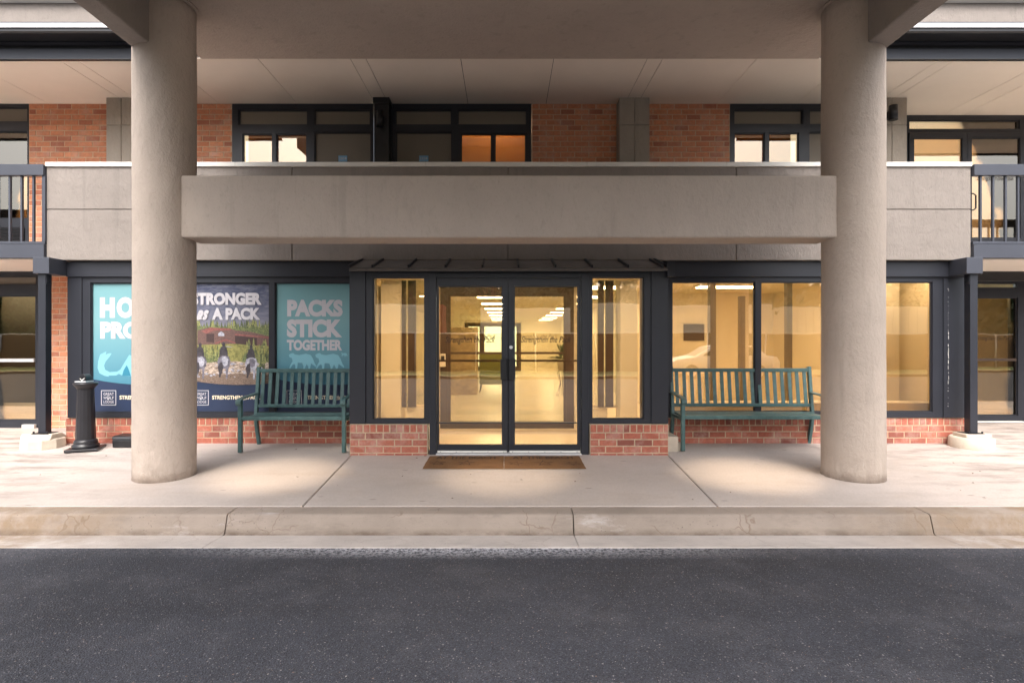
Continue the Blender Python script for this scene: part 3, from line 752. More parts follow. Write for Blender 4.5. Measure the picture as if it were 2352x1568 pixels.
# main wall at left
brick_wall('brick_wall', 'narrow orange brick strip between the amber door and the left window bay', px(89.5, Dm), px(156, Dg) + .09, -1.47, 1.099, Dm - .02, 'brick_up', 'mortar_up', seed=31)
def far_front(label, x0, x1, zt, holes, D):
    return window('side_storefront', label, 'storefront', x0, x1, zp(D) - .02, zt, D, holes, depth=.07)
sl = far_front('amber glazed side door at the far left with a silver push bar', -9.6, px(89, Dm), 1.099,
   [(-9.5, px(82, Dm), pz(654, Dm), pz(634, Dm), 'spandrel'), (-9.5, px(81, Dm), pz(965, Dm), pz(679, Dm), 'glass')], Dm)
B(-9.5, px(81, Dm), Dm - .03, Dm + .012, pz(831, Dm), pz(823.5, Dm)).build('push_bar', 'silver', sl, .004)
B(px(56, Dm), px(84, Dm), Dm - .05, Dm - .002, zp(Dm) + .002, pz(974, Dm)).build('threshold', 'cap', sl)
D9 = 9.42
zt9 = 1.099
srl = far_front('amber glazed side door at the far right reading Strengthen the Pack', px(2190, D9), 10.6, zt9,
   [(px(2235, D9), px(2336, D9), pz(662, D9), pz(650, D9), 'clear'), (px(2230, D9), px(2338.5, D9), pz(954, D9), pz(683, D9), 'glass'), (px(2356, D9), px(2460, D9), pz(954, D9), pz(683, D9), 'glass')], D9)
lettering('Strengthen the Pack', px(2246, D9), px(2327, D9), pz(784, D9), pz(770.5, D9), D9 + .03, 'script_ink', srl, -.004, .35)
B(px(2205, D9), px(2338, D9), D9 + .02, D9 + .04, pz(829, D9), pz(823, D9)).build('push_bar', 'innerframe', srl)
B(px(2200, D9), px(2345, D9), D9 - .06, D9 - .002, zp(D9) + .002, pz(966, D9)).build('threshold', 'cap', srl)
B(px(2245, 8.9), 10.5, 8.9, 9.0, pz(645, 8.9), pz(618, 8.9)).build('door_operator_box', 'black', srl, .004)
struct('outer_wall', B(-14, -9.601, Dm, Dm + .2, -1.5, 1.099), 'stucco2')
struct('outer_wall', B(10.601, 14, 9.42, 9.6, -1.5, 1.099), 'stucco2')
struct('inner_side_wall', B(px(155, Dg) - 4, px(155, Dg), 12.4, 12.5, -1.5, 1.1), 'cream')
for sx0, sx1 in ((px(155, Dg) - 6, px(155, Dg) - .001), (px(2217, Dg) + .001, 13)):
    struct('side_room_floor', B(sx0, sx1, 9.51, 12.4, -1.6, -1.34), 'tilefloor')
    struct('side_room_ceiling', B(sx0, sx1, 9.51, 12.4, 1.101, 1.2), 'intceil')
struct('bay_lining', B(px(2217, Dg) - .13, px(2217, Dg) - .101, Dg + .2, 9.4, -1.36, 1.09), 'cream')
struct('inner_side_wall', B(6.3, 11, 12.4, 12.5, -1.5, 1.1), 'cream')

# posts with box beams at the two outer corners
def corner_post(label, side, x0, x1, bx0, bx1, fx):
    t = thing('corner_post', label, 'post', ((x0+x1)/2, 7.48, zp(7.48)))
    zt = pz(628.2, 7.38)
    ztop = pz(590.5, 7.38)
    B(bx0, bx1, 7.38, 7.70 if False else Dg - .022, zt, ztop).build('box_beam', 'darkblue', t, .006)
    zf = pz(994, 7.42)
    B(x0, x1, 7.42, 7.52, zf, zt - .001).build('shaft', 'dark', t, .004)
    for sx in (x0 - .008, x1): B(sx, sx + .008, 7.43, 7.51, zt - .13, zt - .002).build('splice_plate', 'dark', t)
    for sx in (x0 - .014, x1 + .008):
        for dz in (.03, .1): MB().tube([(sx, 7.47, zt - dz), (sx + .008, 7.47, zt - dz)], .009, 6).build('bolt', 'steelbolt', t)
    xm = (x0 + x1) / 2
    B(xm - .11, xm + .11, 7.38, 7.56, zf - .008, zf - .001).build('base_plate', 'steelbolt', t)
    for dx in (-.09, .09): MB().lathe([(.012, zf), (.012, zf + .022)], xm + dx, 7.4, 6).build('bolt', 'steelbolt', t)
    f = thing('post_footing', 'weathered ' + ('octagonal' if side < 0 else 'round') + ' concrete footing under the ' + ('left' if side < 0 else 'right') + ' corner post', 'footing', (xm, 7.5, zp(7.5)))
    g = zp(7.5)
    if side < 0:
        MB().lathe([(.245, g - .03), (.25, g + .01), (.245, g + .11), (.235, g + .125)], fx, 7.5, 10, False, rot=.3).build('drum', 'conc_block', f, .004)
        MB().prism([(7.36, g + .12), (7.385, zf - .01), (7.56, zf - .01), (7.66, g + .12)], fx - .2, fx + .2).build('plinth', 'conc_block', f, .012)
    else:
        MB().lathe([(.245, g - .03), (.25, g + .01), (.245, g + .125), (.23, g + .14)], fx, 7.5, 40).build('drum', 'conc_block', f, .004)
        MB().box(fx - .17, fx + .17, 7.37, 7.6, g + .13, zf - .009).build('plinth', 'conc_block', f, .012)
corner_post('slate steel corner post with box beam at the left end of the bay', -1, px(87.2, 7.42), px(104.7, 7.42), px(75, 7.38), px(112.5, 7.38), px(100, 7.5))
corner_post('slate steel corner post with box beam at the right end of the bay', 1, px(2228.5, 7.42), px(2246, 7.42), px(2220.6, 7.38), px(2258.2, 7.38), px(2231, 7.5))

# ------------------------------------------------------------------ entrance vestibule
vt = thing('entrance_vestibule', 'projecting dark framed glass entrance vestibule with a small standing seam roof', 'entrance', (0, Dv, zp(Dv)))
def V(x): return px(x, Dv)
def VZ(y): return pz(y, Dv)
B(V(803.5), V(840.2), Dv - .02, Dv + .6, VZ(972.5), VZ(623)).build('corner_panel', 'dark', vt, .004)
B(V(1495.3), V(1534), Dv - .02, Dv + .6, VZ(972.5), VZ(623)).build('corner_panel', 'dark', vt, .004)
B(V(804), V(1533), Dv - .005, Dv + .6, VZ(622.5), .90).build('fascia', 'black', vt)
zs_ = zp(Dv)
wf = window('front_frame', None, None, V(840.6), V(1495), VZ(972.5), VZ(622.8), Dv,
   [H(856, 976, 636.5, 962.8, 'glass', Dv), H(1358.8, 1479.6, 636, 962.3, 'glass', Dv), (V(988), V(1350), VZ(972.5), VZ(629), None)], parent=vt)
# door surround
B(V(986.5), V(1001.8), Dv - .012, Dv + .09, zs_, VZ(628)).build('door_jamb', 'dark', vt, .004)
B(V(1335.2), V(1352), Dv - .012, Dv + .09, zs_, VZ(628)).build('door_jamb', 'dark', vt, .004)
B(V(1002), V(1335), Dv - .012, Dv + .09, VZ(638.6), VZ(628)).build('door_head', 'dark', vt, .003)
B(V(1002), V(1335), Dv - .05, Dv + .1, zs_ + .001, zs_ + .016).build('threshold', 'silver', vt, .003)
# roof
ex0, ex1, ey = px(802, 6.98), px(1533, 6.98), 6.98
ez = .897; ry, rz = 7.598, 1.087
seams = [855, 938, 1022.8, 1107.7, 1191, 1276, 1360, 1443, 1522]
sxp = [ex0] + [px(s_, 6.98) for s_ in seams if px(s_, 6.98) < ex1 - .05] + [ex1]
for a, b in zip(sxp, sxp[1:]):
    MB().prism([(ey, ez), (ey, ez + .012), (ry, rz + .0), (ry, rz - .02)], a + .002, b - .002).build('roof_panel', 'roofmetal', vt)
for a in sxp:
    MB().prism([(ey - .004, ez + .008), (ey - .004, ez + .046), (ry, rz + .03), (ry, rz - .002)], a - .011, a + .011).build('roof_seam', 'dark', vt)  # seams coloured darker than the panels to stand for the shade they cast
B(ex0, ex1, ey - .006, ey + .02, ez - .03, ez - .001).build('drip_edge', 'roofmetal', vt)
B(ex1 + .0, ex1 + .085, 6.98, 7.69, .80, .99).build('end_bracket', 'dark', vt, .004)
# brick plinths either side of the doors
for lab, a, b, sd_ in (('low red brick plinth left of the glass doors', V(805.5), V(983), 41), ('low red brick plinth right of the glass doors', V(1354), V(1533), 42)):
    t = brick_wall('brick_plinth', lab, a, b, zs_ - .02, VZ(973), Dv - .045, 'brick_low', 'mortar_low', rowlock=True, seed=sd_, depth=.22)
    for k in range(5):      # the outer ends turn the corner
        z = VZ(973) - .104 - .0837 * k
        xo = a - .001 if a < 0 else b + .001
# door leaves
B(V(1163), V(1171.5), Dv + .059, Dv + .066, zs_ + .02, VZ(639)).build('gap_light_stop', 'black', vt)  # strip added behind the leaves to stop light showing through their gap
def leaf(label, x0, x1, g0, g1, pull, lock=None):
    t = thing('glass_door', label, 'door', ((V(x0)+V(x1))/2, Dv, zs_))
    window('leaf', None, None, V(x0), V(x1), zs_ + .02, VZ(639.2), Dv + .012, [(V(g0), V(g1), VZ(1022.8), VZ(656.4), 'glass')], depth=.045, back=.022, parent=t, bead=.012)
    B(V(x0) + .01, V(x1) - .01, Dv - .0, Dv + .0115, zs_ + .021, VZ(1034.5)).build('kick_strip', 'cap', t, .002)
    for k in range(5):
        x = V(x0) + .05 + (V(x1) - V(x0) - .1) * k / 4
        MB().tube([(x, Dv - .003, zs_ + .033), (x, Dv + .001, zs_ + .033)], .005, 6).build('screw', 'black', t)
    zt, zb2 = VZ(823.5), VZ(882)
    a, b = V(pull[0]), V(pull[1])
    pf = MB().prism([(Dv - .055, zb2), (Dv - .055, zt), (Dv - .045, zt + .002), (Dv - .045, zb2 + .0)], a, b)
    B(a, b, Dv - .055, Dv - .045, VZ(871.5), zt).build('pull_handle', 'black', t, .003)
    xs_ = a + .004 if pull[2] else b - .004
    B(xs_ - .004, xs_ + .004, Dv - .0449, Dv + .011, VZ(871.5), zt).build('handle_stem', 'black', t)
    if lock: MB().tube([(V(lock[0]), Dv - .004, VZ(lock[1])), (V(lock[0]), Dv + .012, VZ(lock[1]))], .022, 20).build('lock_cylinder', 'silver', t)
    B(V(g0), V(g1), Dv + .075, Dv + .10, VZ(831), VZ(826.5)).build('push_bar', 'innerframe', t)
    return t
ld_ = leaf('left glass entrance door with amber glass and angular black pull', 1002.6, 1166.3, 1006, 1154.5, (1149.6, 1163, 0))
rd_ = leaf('right glass entrance door with the round silver lock and black pull', 1168.2, 1334.5, 1180.7, 1328.4, (1169.5, 1183.5, 1), (1173.7, 797.4))
lettering('Strengthen the Pack', V(1022), V(1137.5), VZ(791), VZ(772), Dv + .032, 'script_ink', ld_, .008, .35)
lettering('Strengthen the Pack', V(1197), V(1312), VZ(791), VZ(772), Dv + .032, 'script_ink', rd_, .008, .35)

# ------------------------------------------------------------------ posters
DP = Dg + .05
U = 1 / 446.7 * DP / Dw
def poster(label, x0d, logo_off=70, style=0, hide_head=False):
    x0 = px(x0d, DP); zt = pz(648, DP); w = 199.5 * DP / FOC; h = (948.5 - 648) * DP / FOC
    t = thing('window_poster', label, 'poster', (x0 + w/2, DP, zt - h))
    X = lambda u: x0 + u * U; Z = lambda v: zt - (v - 205) * U
    def P(pts, mat, lay, name): MB().poly([(X(u), Z(v)) for u, v in pts], DP - .0008 * lay).build(name, mat, t, fix=False)
    B(x0, x0 + w, DP, DP + .006, zt - h, zt).build('backing_sheet', 'lodge_navy', t)
    curve = [(u, 832 + 18 * math.sin(math.pi * (u - 0) / 445) if style != 9 else 0) for u in range(0, 446, 20)]
    bottom = [(445, 800 + 14)] 
    arc = [(0, 790 + 0)] ; arc = [(u, 795 + 38 * (1 - ((u - 300) / 300) ** 2)) for u in range(0, 446, 15)] + [(445.5, 823)]
    arc = [(u if u < 445 else 445, v) for u, v in arc]
    wz = w / U
    arc = [(u * wz / 445, v) for u, v in arc]
    top = [(0, 207), (wz, 207)]
    return t, X, Z, P, arc, wz, top
gt1 = mk_grad('teal poster print', EYE - .7, EYE + .8, ((0., rgb(62, 118, 140)), (.30, rgb(94, 144, 158)), (.65, rgb(118, 162, 168)), (1., rgb(112, 158, 164))))
M['teal_grad'] = gt1
M['p_sky'] = mk_grad('printed stormy sky', EYE + .1, EYE + .8, ((0., rgb(140, 138, 150)), (.35, rgb(104, 106, 124)), (.7, rgb(66, 72, 98)), (1., rgb(52, 58, 84))), .35)
def footer(t, X, Z, P, lx):
    # logo box: frame, three lines with a paw for the O
    a, b, c, d = lx, lx + 92, 866, 958; k = 4
    for q in ([(a, c), (b, c), (b, c + k), (a, c + k)], [(a, d - k), (b, d - k), (b, d), (a, d)], [(a, c + k), (a + k, c + k), (a + k, d - k), (a, d - k)], [(b - k, c + k), (b, c + k), (b, d - k), (b - k, d - k)]):
        P(q, 'logo_white', 3, 'logo_border')
    lettering('GREAT', X(a + 14), X(b - 14), Z(897), Z(880), DP - .0024, 'logo_white', t, .015)
    lettering('W', X(a + 14), X(a + 33), Z(921), Z(904), DP - .0024, 'logo_white', t, .015)
    lettering('LF', X(b - 38), X(b - 14), Z(921), Z(904), DP - .0024, 'logo_white', t, .015)
    lettering('LODGE', X(a + 14), X(b - 14), Z(945), Z(928), DP - .0024, 'logo_white', t, .015)
    cx_, cy_ = a + 43, 914
    pw = MB()
    for (ox, oy, r1, r2) in ((0, 4, 7.5, 6), (-8, -4, 2.8, 3.8), (-3, -9.5, 2.8, 3.8), (4, -9.5, 2.8, 3.8), (9, -3, 2.8, 3.8)):
        pw.poly([(X(cx_ + ox + r1*math.cos(q*math.pi/5)), Z(cy_ + oy + r2*math.sin(q*math.pi/5))) for q in range(10)], DP - .0024)
    pw.build('paw_mark', 'logo_white', t, fix=False)
    lettering('STRENGTHEN', X(lx + 113), X(lx + 298), Z(922), Z(898), DP - .0024, 'cream_print', t, .03)
    lettering('the', X(lx + 302), X(lx + 330), Z(917), Z(897), DP - .0024, 'cream_print', t, .0, .4)
    P([(lx + 303, 922), (lx + 330, 919), (lx + 330, 921), (lx + 303, 925)], 'cream_print', 3, 'underline')
    lettering('PACK', X(lx + 334), X(lx + 408), Z(922), Z(898), DP - .0024, 'cream_print', t, .03)
# poster 1
t, X, Z, P, arc, wz, top = poster('teal window poster reading HO and PRO, left of the left round column', 207)
P(top + arc[::-1], 'teal_grad', 1, 'teal_field')
lettering('H', X(60), X(152), Z(423), Z(298), DP - .0016, 'logo_white', t, .075)
lettering('O', X(163), X(270), Z(425), Z(296), DP - .0016, 'logo_white', t, .065)
lettering('PRO', X(62), X(310), Z(552), Z(446), DP - .0016, 'logo_white', t, .06)
wolf = [(62, 648), (50, 690), (46, 730), (58, 762), (90, 778), (118, 783), (112, 776), (160, 775), (176, 765), (205, 778), (262, 781), (330, 784), (330, 730), (300, 700), (330, 640), (262, 655), (240, 650), (215, 690), (185, 740), (165, 752), (120, 755), (92, 740), (86, 715), (95, 690), (120, 660), (132, 640), (118, 640), (95, 648), (100, 628), (78, 640)]
P(wolf, 'wolf_print', 2, 'wolf_silhouette')
P([(205, 745), (224, 712), (236, 735), (250, 779), (196, 778)], 'teal_dark', 3, 'leg_gap')
footer(t, X, Z, P, 68)
# poster 3
t, X, Z, P, arc, wz, top = poster('teal window poster reading PACKS STICK TOGETHER behind the short bench', 630.5)
P(top + arc[::-1], 'teal_grad', 1, 'teal_field')
lettering('PACKS', X(78), X(418), Z(416), Z(312), DP - .0016, 'logo_white', t, .06)
lettering('STICK', X(76), X(414), Z(543), Z(432), DP - .0016, 'logo_white', t, .06)
lettering('TOGETHER', X(76), X(414), Z(623), Z(557), DP - .0016, 'logo_white', t, .05)
def wolf_walk(u, s_, lay=2):
    pts = [(0, 12), (14, 4), (26, 2), (34, 10), (60, 14), (100, 6), (128, 14), (140, 34), (150, 60), (162, 78), (158, 84), (140, 70), (130, 62), (126, 80), (122, 104), (112, 106), (114, 84), (104, 66), (96, 84), (88, 106), (78, 106), (86, 84), (78, 60), (52, 58), (50, 80), (46, 104), (38, 104), (38, 76), (32, 64), (20, 72), (8, 92), (2, 90), (12, 66), (22, 50), (18, 32), (4, 26)]
    P([(u + a * s_, 636 + b * s_) for a, b in pts if u + a * s_ < wz], 'wolf_print', lay, 'wolf_silhouette')
wolf_walk(88, 1.05); wolf_walk(250, 1.1); wolf_walk(408, .25, 2.5)
footer(t, X, Z, P, 75)
# poster 2: photograph print
t, X, Z, P, arc, wz, top = poster('window poster reading STRONGER AS A PACK with a red roofed lodge and riders', 418)
mid = lambda pts: [(min(max(u * wz / 533 if False else u, 0), wz), v) for u, v in pts]
P([(0, 207), (wz, 207), (wz, 500), (0, 500)], 'p_sky', 1, 'sky_print')
rr = random.Random(9)
def ridge(base_, hmin, hmax, step, mat, lay, name, lo):
    pts = [(0, lo)]; u = 0
    while u < wz - 1:
        hgt = rr.uniform(hmin, hmax); w_ = step * rr.uniform(.6, 1.3); u2 = min(u + w_, wz)
        pts += [(u, base_), ((u + u2) / 2 - w_*.18, base_ - hgt*.45), ((u+u2)/2 - w_*.1, base_ - hgt*.45), ((u + u2) / 2, base_ - hgt), ((u+u2)/2 + w_*.12, base_ - hgt*.5), ((u+u2)/2 + w_*.2, base_ - hgt*.42)]; u = u2
    pts += [(wz, base_), (wz, lo)]
    P(pts, mat, lay, name)
ridge(480, 15, 50, 16, 'p_forest', 2, 'tree_line_print', 640)
P([(95, 500), (135, 488), (180, 480), (215, 492), (250, 484), (300, 490), (330, 500), (420, 508), (wz, 535), (wz, 600), (95, 600)], 'p_wall', 3, 'lodge_print')
P([(120, 505), (175, 482), (240, 486), (300, 488), (300, 500), (200, 500), (150, 520)], 'p_roof', 4, 'lodge_roof_print')
P([(325, 520), (wz, 540), (wz, 548), (325, 530)], 'p_roof', 4, 'lodge_roof_print')
P([(325, 532), (460, 546), (460, 598), (325, 590)], 'p_dark', 4, 'lodge_shade_print')
P([(150, 520), (198, 520), (198, 575), (150, 570)], 'p_dark', 4, 'lodge_shade_print')
P([(222, 520), (240, 505), (260, 520), (260, 535), (222, 535)], 'p_horse2', 5, 'lodge_window_print')
P([(205, 575), (270, 552), (330, 575), (330, 582), (270, 562), (205, 584)], 'p_roof', 6, 'porch_roof_print')
P([(0, 585), (150, 588), (330, 582), (430, 592), (wz, 596), (wz, 720), (0, 720)], 'p_grass', 5, 'meadow_print')
P([(270, 596), (330, 602), (345, 622), (310, 630), (262, 612)], 'p_horse2', 6, 'path_print')
ridge(660, 20, 62, 22, 'p_forest', 6, 'bush_print', 720)
P([(250, 600), (385, 602), (360, 730), (270, 730)], 'p_grass', 6.4, 'meadow_print')
P([(0, 700), (70, 690), (150, 700), (230, 690), (330, 688), (420, 700), (wz, 694), (wz, 780), (0, 780)], 'p_rock', 7, 'rock_print')
P([(0, 766), (120, 762), (250, 770), (400, 760), (wz, 772)] + arc[::-1], 'p_earth', 8, 'earth_print')
def rider(u, v, s_, h1, h2):
    E = lambda a, b, ra, rb_, n=16: [(u + s_*(a + ra*math.cos(q*2*math.pi/n)), v + s_*(b + rb_*math.sin(q*2*math.pi/n))) for q in range(n)]
    T = lambda pts: [(u + s_*a, v + s_*b) for a, b in pts]
    P(T([(-30, 40), (-8, 50), (-10, 90), (-17, 122), (-26, 120), (-24, 92)]), 'p_rider', 9, 'horse_leg_print')
    P(T([(8, 50), (30, 40), (24, 92), (22, 128), (12, 128), (13, 92)]), h1, 9, 'horse_leg_print')
    P(T([(-26, 10), (-34, 36), (-30, 62), (-14, 74), (16, 74), (33, 60), (38, 32), (28, 6), (10, -6), (-10, -6)]), h1, 9.5, 'horse_print')
    P(T([(-8, 10), (12, 6), (26, 22), (22, 52), (6, 62), (-10, 44)]), h2, 9.8, 'horse_rump_print')
    P(T([(-20, 40), (-6, 36), (-2, 70), (-10, 104), (-26, 92), (-32, 66)]), 'p_rider', 10, 'horse_tail_print')
    P(T([(-24, 12), (-22, -20), (-14, -44), (-6, -50), (8, -50), (16, -42), (22, -18), (24, 8), (10, 2), (-8, 2)]), 'p_rider', 10.3, 'rider_print')
    P(E(1, -60, 9, 12, 12), 'p_rider', 10.5, 'rider_head_print')
rs = random.Random(31)
M['p_fir'] = mk_speck('printed dark fir', rgb(40, 50, 40), rgb(104, 112, 70), 60)
M['p_fir2'] = mk_speck('printed light fir', rgb(84, 92, 56), rgb(166, 166, 104), 60)
def firs(n, u0, u1, v0, v1, h, nm, lay):
    for mat in ('p_fir', 'p_fir2'):
        m = MB()
        for q in range(n):
            u = rs.uniform(u0, u1); v = rs.uniform(v0, v1); hh = h * rs.uniform(.6, 1.2); w_ = hh * .2
            for j in range(4):
                vb = v - hh * j * .22; ww = w_ * (1 - j * .2)
                pts = [(max(u - ww, 1), vb), (min(u + ww, wz - 1), vb), (min(u + ww*.1, wz - 1), vb - hh * .34)]
                m.poly([(X(a_), Z(b_)) for a_, b_ in pts], DP - .0008 * (lay + rs.uniform(0, .3)))
        m.build(nm, mat, t, kind='stuff', fix=False)
firs(26, 10, wz - 12, 470, 488, 44, 'fir_print', 2.3)
firs(36, 20, 245, 608, 690, 42, 'near_fir_print', 6.5)
firs(30, 395, wz - 8, 590, 745, 50, 'near_fir_print', 7.4)
for mat, cc in (('p_horse2', 46), ('p_earth', 46)):
    m = MB()
    for q in range(cc):
        u = rs.uniform(12, wz - 14); v = rs.uniform(692, 786); a_ = rs.uniform(4, 13); b_ = a_ * rs.uniform(.3, .7)
        m.poly([(X(u + a_*math.cos(w_)), Z(v + b_*math.sin(w_) + rs.uniform(-1, 1))) for w_ in [w2*math.pi/3.5 for w2 in range(7)]], DP - .0008 * (8.2 + rs.uniform(0, .4)))
    m.build('boulder_print', mat, t, kind='stuff', fix=False)
rider(112, 655, 1.1, 'p_horse', 'p_horse2'); rider(256, 652, 1.12, 'p_horse', 'p_horse2'); rider(424, 664, 1.05, 'p_horse2', 'p_horse')
lettering('STRONGER', X(62), X(490), Z(345), Z(270), DP - .012, 'logo_white', t, .06)
lettering('as', X(92), X(168), Z(437), Z(376), DP - .012, 'logo_white', t, .05, .45)
lettering('A PACK', X(186), X(482), Z(436), Z(362), DP - .012, 'logo_white', t, .055)
footer(t, X, Z, P, 72)
# wall behind posters
struct('poster_backing_wall', B(px(190, Dg), px(838, Dg), DP + .02, DP + .05, -1.0, 1.09), 'white')

# ------------------------------------------------------------------ lobby interior
zf = -1.36
struct('lobby_floor', MB().box(-1.9, 1.95, Dv + .10, 7.9, zf - .35, zf - .012).box(-5.9, 6.2, 7.901, 30, zf - .35, zf - .012), 'grout')
fl = thing('lobby_floor_tiles', None, None, (0, 8, zf), kind='structure')
y = Dv + .101; k = 0
while y < 12.9:
    x = -2.0 - (.45 if k % 2 else 0)
    while x < 2.2:
        B(max(x, -1.95) + .002, min(x + .9, 2.05) - .002, y + .002, y + .298, zf - .03, zf - (.012 if y < 8.6 else 0) + .002).build('floor_tile', 'tilefloor', fl); x += .9
    y += .3; k += 1
B(-5.9, -1.955, 7.95, 30, zf - .03, zf).build('side_floor', 'tilefloor', fl)
B(2.055, 6.2, 7.95, 30, zf - .03, zf).build('side_floor', 'tilefloor', fl)
B(-1.95, 2.05, 13.0, 30, zf - .03, zf).build('back_floor', 'tilefloor', fl)
struct('lobby_ceiling', B(-5.9, 6.2, 8.92, 30, 1.098, 1.2), 'intceil')
struct('vestibule_ceiling', B(-1.93, 1.98, Dv + .1, 8.0, .86, .895), 'intceil')
struct('lobby_wall', B(-3.3, -3.2, 9.0, 30, -1.4, 1.098), 'cream')
struct('lobby_wall', B(2.9, 3.0, 12.2, 30, -1.4, 1.098), 'cream')
struct('lobby_wall', B(3.0, 6.2, 12.9, 13.0, -1.4, 1.098), 'cream')
struct('lobby_wall', B(-3.3, 3.0, 29.9, 30, -1.4, 1.098), 'cream')
struct('lobby_wall', B(-5.9, -3.3, 9.4, 9.5, -1.4, 1.098), 'cream')
struct('lobby_wall', B(6.1, 6.2, 9.5, 30, -1.4, 1.098), 'cream')
struct('vestibule_side_wall', B(-2.05, -1.95, Dv + .62, 8.85, -1.4, .86), 'cream')
# inner frame with second pair of doors
Di = 8.85
iw = thing('inner_door_frame', 'bronze inner door frame seen through the entrance glass', 'door frame', (0, Di, zf))
window('inner', None, None, px(1011, Di), px(1318, Di), zf, pz(600, Di), Di, [H(1028, 1301, 673, 978, None, Di)], depth=.08, mat='innerframe', parent=iw)
for lab, a, b, tx in (('left inner glass door reading Strengthen the Pack behind the entrance doors', 1029, 1164, (1051, 1139)), ('right inner glass door reading Strengthen the Pack behind the entrance doors', 1165.5, 1300.5, (1190.8, 1280.8))):
    t = thing('inner_glass_door', lab, 'door', (px((a+b)/2, Di), Di, zf))
    window('leaf', None, None, px(a, Di), px(b, Di), zf + .01, pz(673.5, Di), Di + .02, [(px(a + 5, Di), px(b - 5, Di), pz(969, Di), pz(680, Di), 'clear')], depth=.04, mat='innerframe', back=.02, parent=t, bead=.006)
    B(px(a, Di), px(b, Di), Di - .03, Di + .0, pz(813, Di), pz(808, Di)).build('push_bar', 'innerframe', t)
    lettering('Strengthen the Pack', px(tx[0], Di), px(tx[1], Di), pz(781, Di), pz(766, Di), Di + .036, 'script_ink', t, -.002, .35)
for a, b in ((935.8, 1010.5), (1318.5, 1393)):
    window('inner_sidelight', 'clear glass sidelight on a low white wall %s the inner doors' % ('left of' if a < 1000 else 'right of'), 'window', px(a - 60 if a < 1000 else a, Di), px(b if a < 1000 else b + 60, Di), pz(936, Di), 1.09, Di + .01,
       [(px(a - 55 if a < 1000 else a + 5, Di), px(b - 5 if a < 1000 else b + 50, Di), pz(932, Di), 1.0, 'clear')], depth=.06, mat='cream', beadmat='cream')
    struct('low_wall', B(px(a, Di), px(b, Di), Di - .06, Di + .1, zf, pz(936, Di) - .001), 'white')
def pier(label, x0, x1, mat):
    t = thing('interior_pier', label, 'pillar', ((x0+x1)/2, 8.7, zf))
    z = zf
    B(x0 + .004, x1 - .004, 8.604, 8.99, zf, 1.09).build('core', 'mortar_low' if False else mat, t)
    rng = random.Random(int(x0*7)); k = 0
    while z < 1.08:
        h = min(.2, 1.09 - z); L = .4; x = x0 - (L/2 if k % 2 else 0)
        while x < x1 - .01:
            a, b = max(x, x0), min(x + L, x1)
            if b - a > .02: B(a + .003, b - .003, 8.6, 8.65, z + .003, z + h - .003).build('block', mat, t)
            x += L
        z += h; k += 1
pier('white painted block pier seen through the entrance sidelight on the left', -1.90, -1.60, 'white')
pier('white painted block pier seen through the entrance sidelight on the right', 1.74, 2.0, 'white')
pier('white painted block pier in the window right of the right column', 5.72, 5.98, 'white')
for nm, prs in (('left', ((921, 932), (937, 955))), ('right', ((1374, 1387), (1391.5, 1409)))):
    t = thing('bronze_mullion', 'pair of dark bronze mullions seen through the %s entrance sidelight' % nm, 'mullion', (px(prs[0][0], 8.7), 8.7, zf))
    for c_, d_ in prs: B(px(c_, 8.72), px(d_, 8.72), 8.72, 8.78, pz(936, 8.72) + .01 , 1.09).build('upright', 'innerframe', t)
# rows of lit ceiling panels
k = 0
for x0, nm in ((-.72, 'left'), (1.66, 'right')):
    for i in range(8):
        y = 11.1 + 2.45 * i
        t = thing('ceiling_light', 'lit ceiling panel, %s from the doors in the %s row of the lobby' % (('nearest', 'second', 'third', 'fourth', 'fifth', 'sixth', 'seventh', 'last')[i], nm), 'ceiling light', (x0 + .3, y, 1.08), 'lit ceiling panels in the lobby')
        B(x0, x0 + .7, y, y + .65, 1.082, 1.0975).build('light_frame', 'white', t)
        B(x0 + .02, x0 + .68, y + .02, y + .63, 1.079, 1.0815).build('diffuser', 'tube', t)
def strip_light(label, x0, x1, y0, y1, z=1.085, m='tube2'):
    t = thing('strip_light', label, 'ceiling light', ((x0+x1)/2, y0, z))
    B(x0, x1, y0, y1, z - .03, z + .006).build('housing', 'white', t)
    B(x0 + .02, x1 - .02, y0 + .01, y1 - .01, z - .045, z - .031).build('diffuser', m, t)
strip_light('lit fluorescent strip inside the window behind the long bench', 3.7, 4.85, 10.8, 11.1)
strip_light('added fill strip hidden above the window ledge behind the long bench', 2.4, 4.0, 8.12, 8.24)  # added out of view behind the header to brighten ledge and piers
strip_light('added fill strip hidden above the window ledge right of the right column', 4.6, 6.0, 8.12, 8.24)  # added likewise, hidden by the header, to light the white pier
strip_light('added room light inside the window right of the right column', 4.7, 6.0, 9.6, 9.8)  # room light put in to brighten the bay interior
strip_light('lit fluorescent strip behind the left vestibule sidelight', -3.1, -2.2, 9.4, 9.6)
strip_light('unseen fill light added in the vestibule ceiling', -1.7, 1.75, 7.20, 7.29, .885, 'vest_fill')  # unseen lamp added to brighten the vestibule piers, low walls and floor
strip_light('added fill strip brightening the room inside the far left door', -9.4, -7.6, 9.7, 9.85)  # added so the far left glass looks lit from inside
strip_light('added fill strip hidden inside the upper room 232', XU(1060), XU(1200), 9.0, 9.06, Zc - .02, 'tube')  # added out of sight to lift the dark curtain behind these panes
strip_light('lit fluorescent strip inside the far right door', 7.2, 9.0, 9.9, 10.05)
# pale window ledge in the right bay
struct('window_ledge', B(2.25, 6.1, 8.0, 8.3, zf, pz(925, 8.0)), 'white')
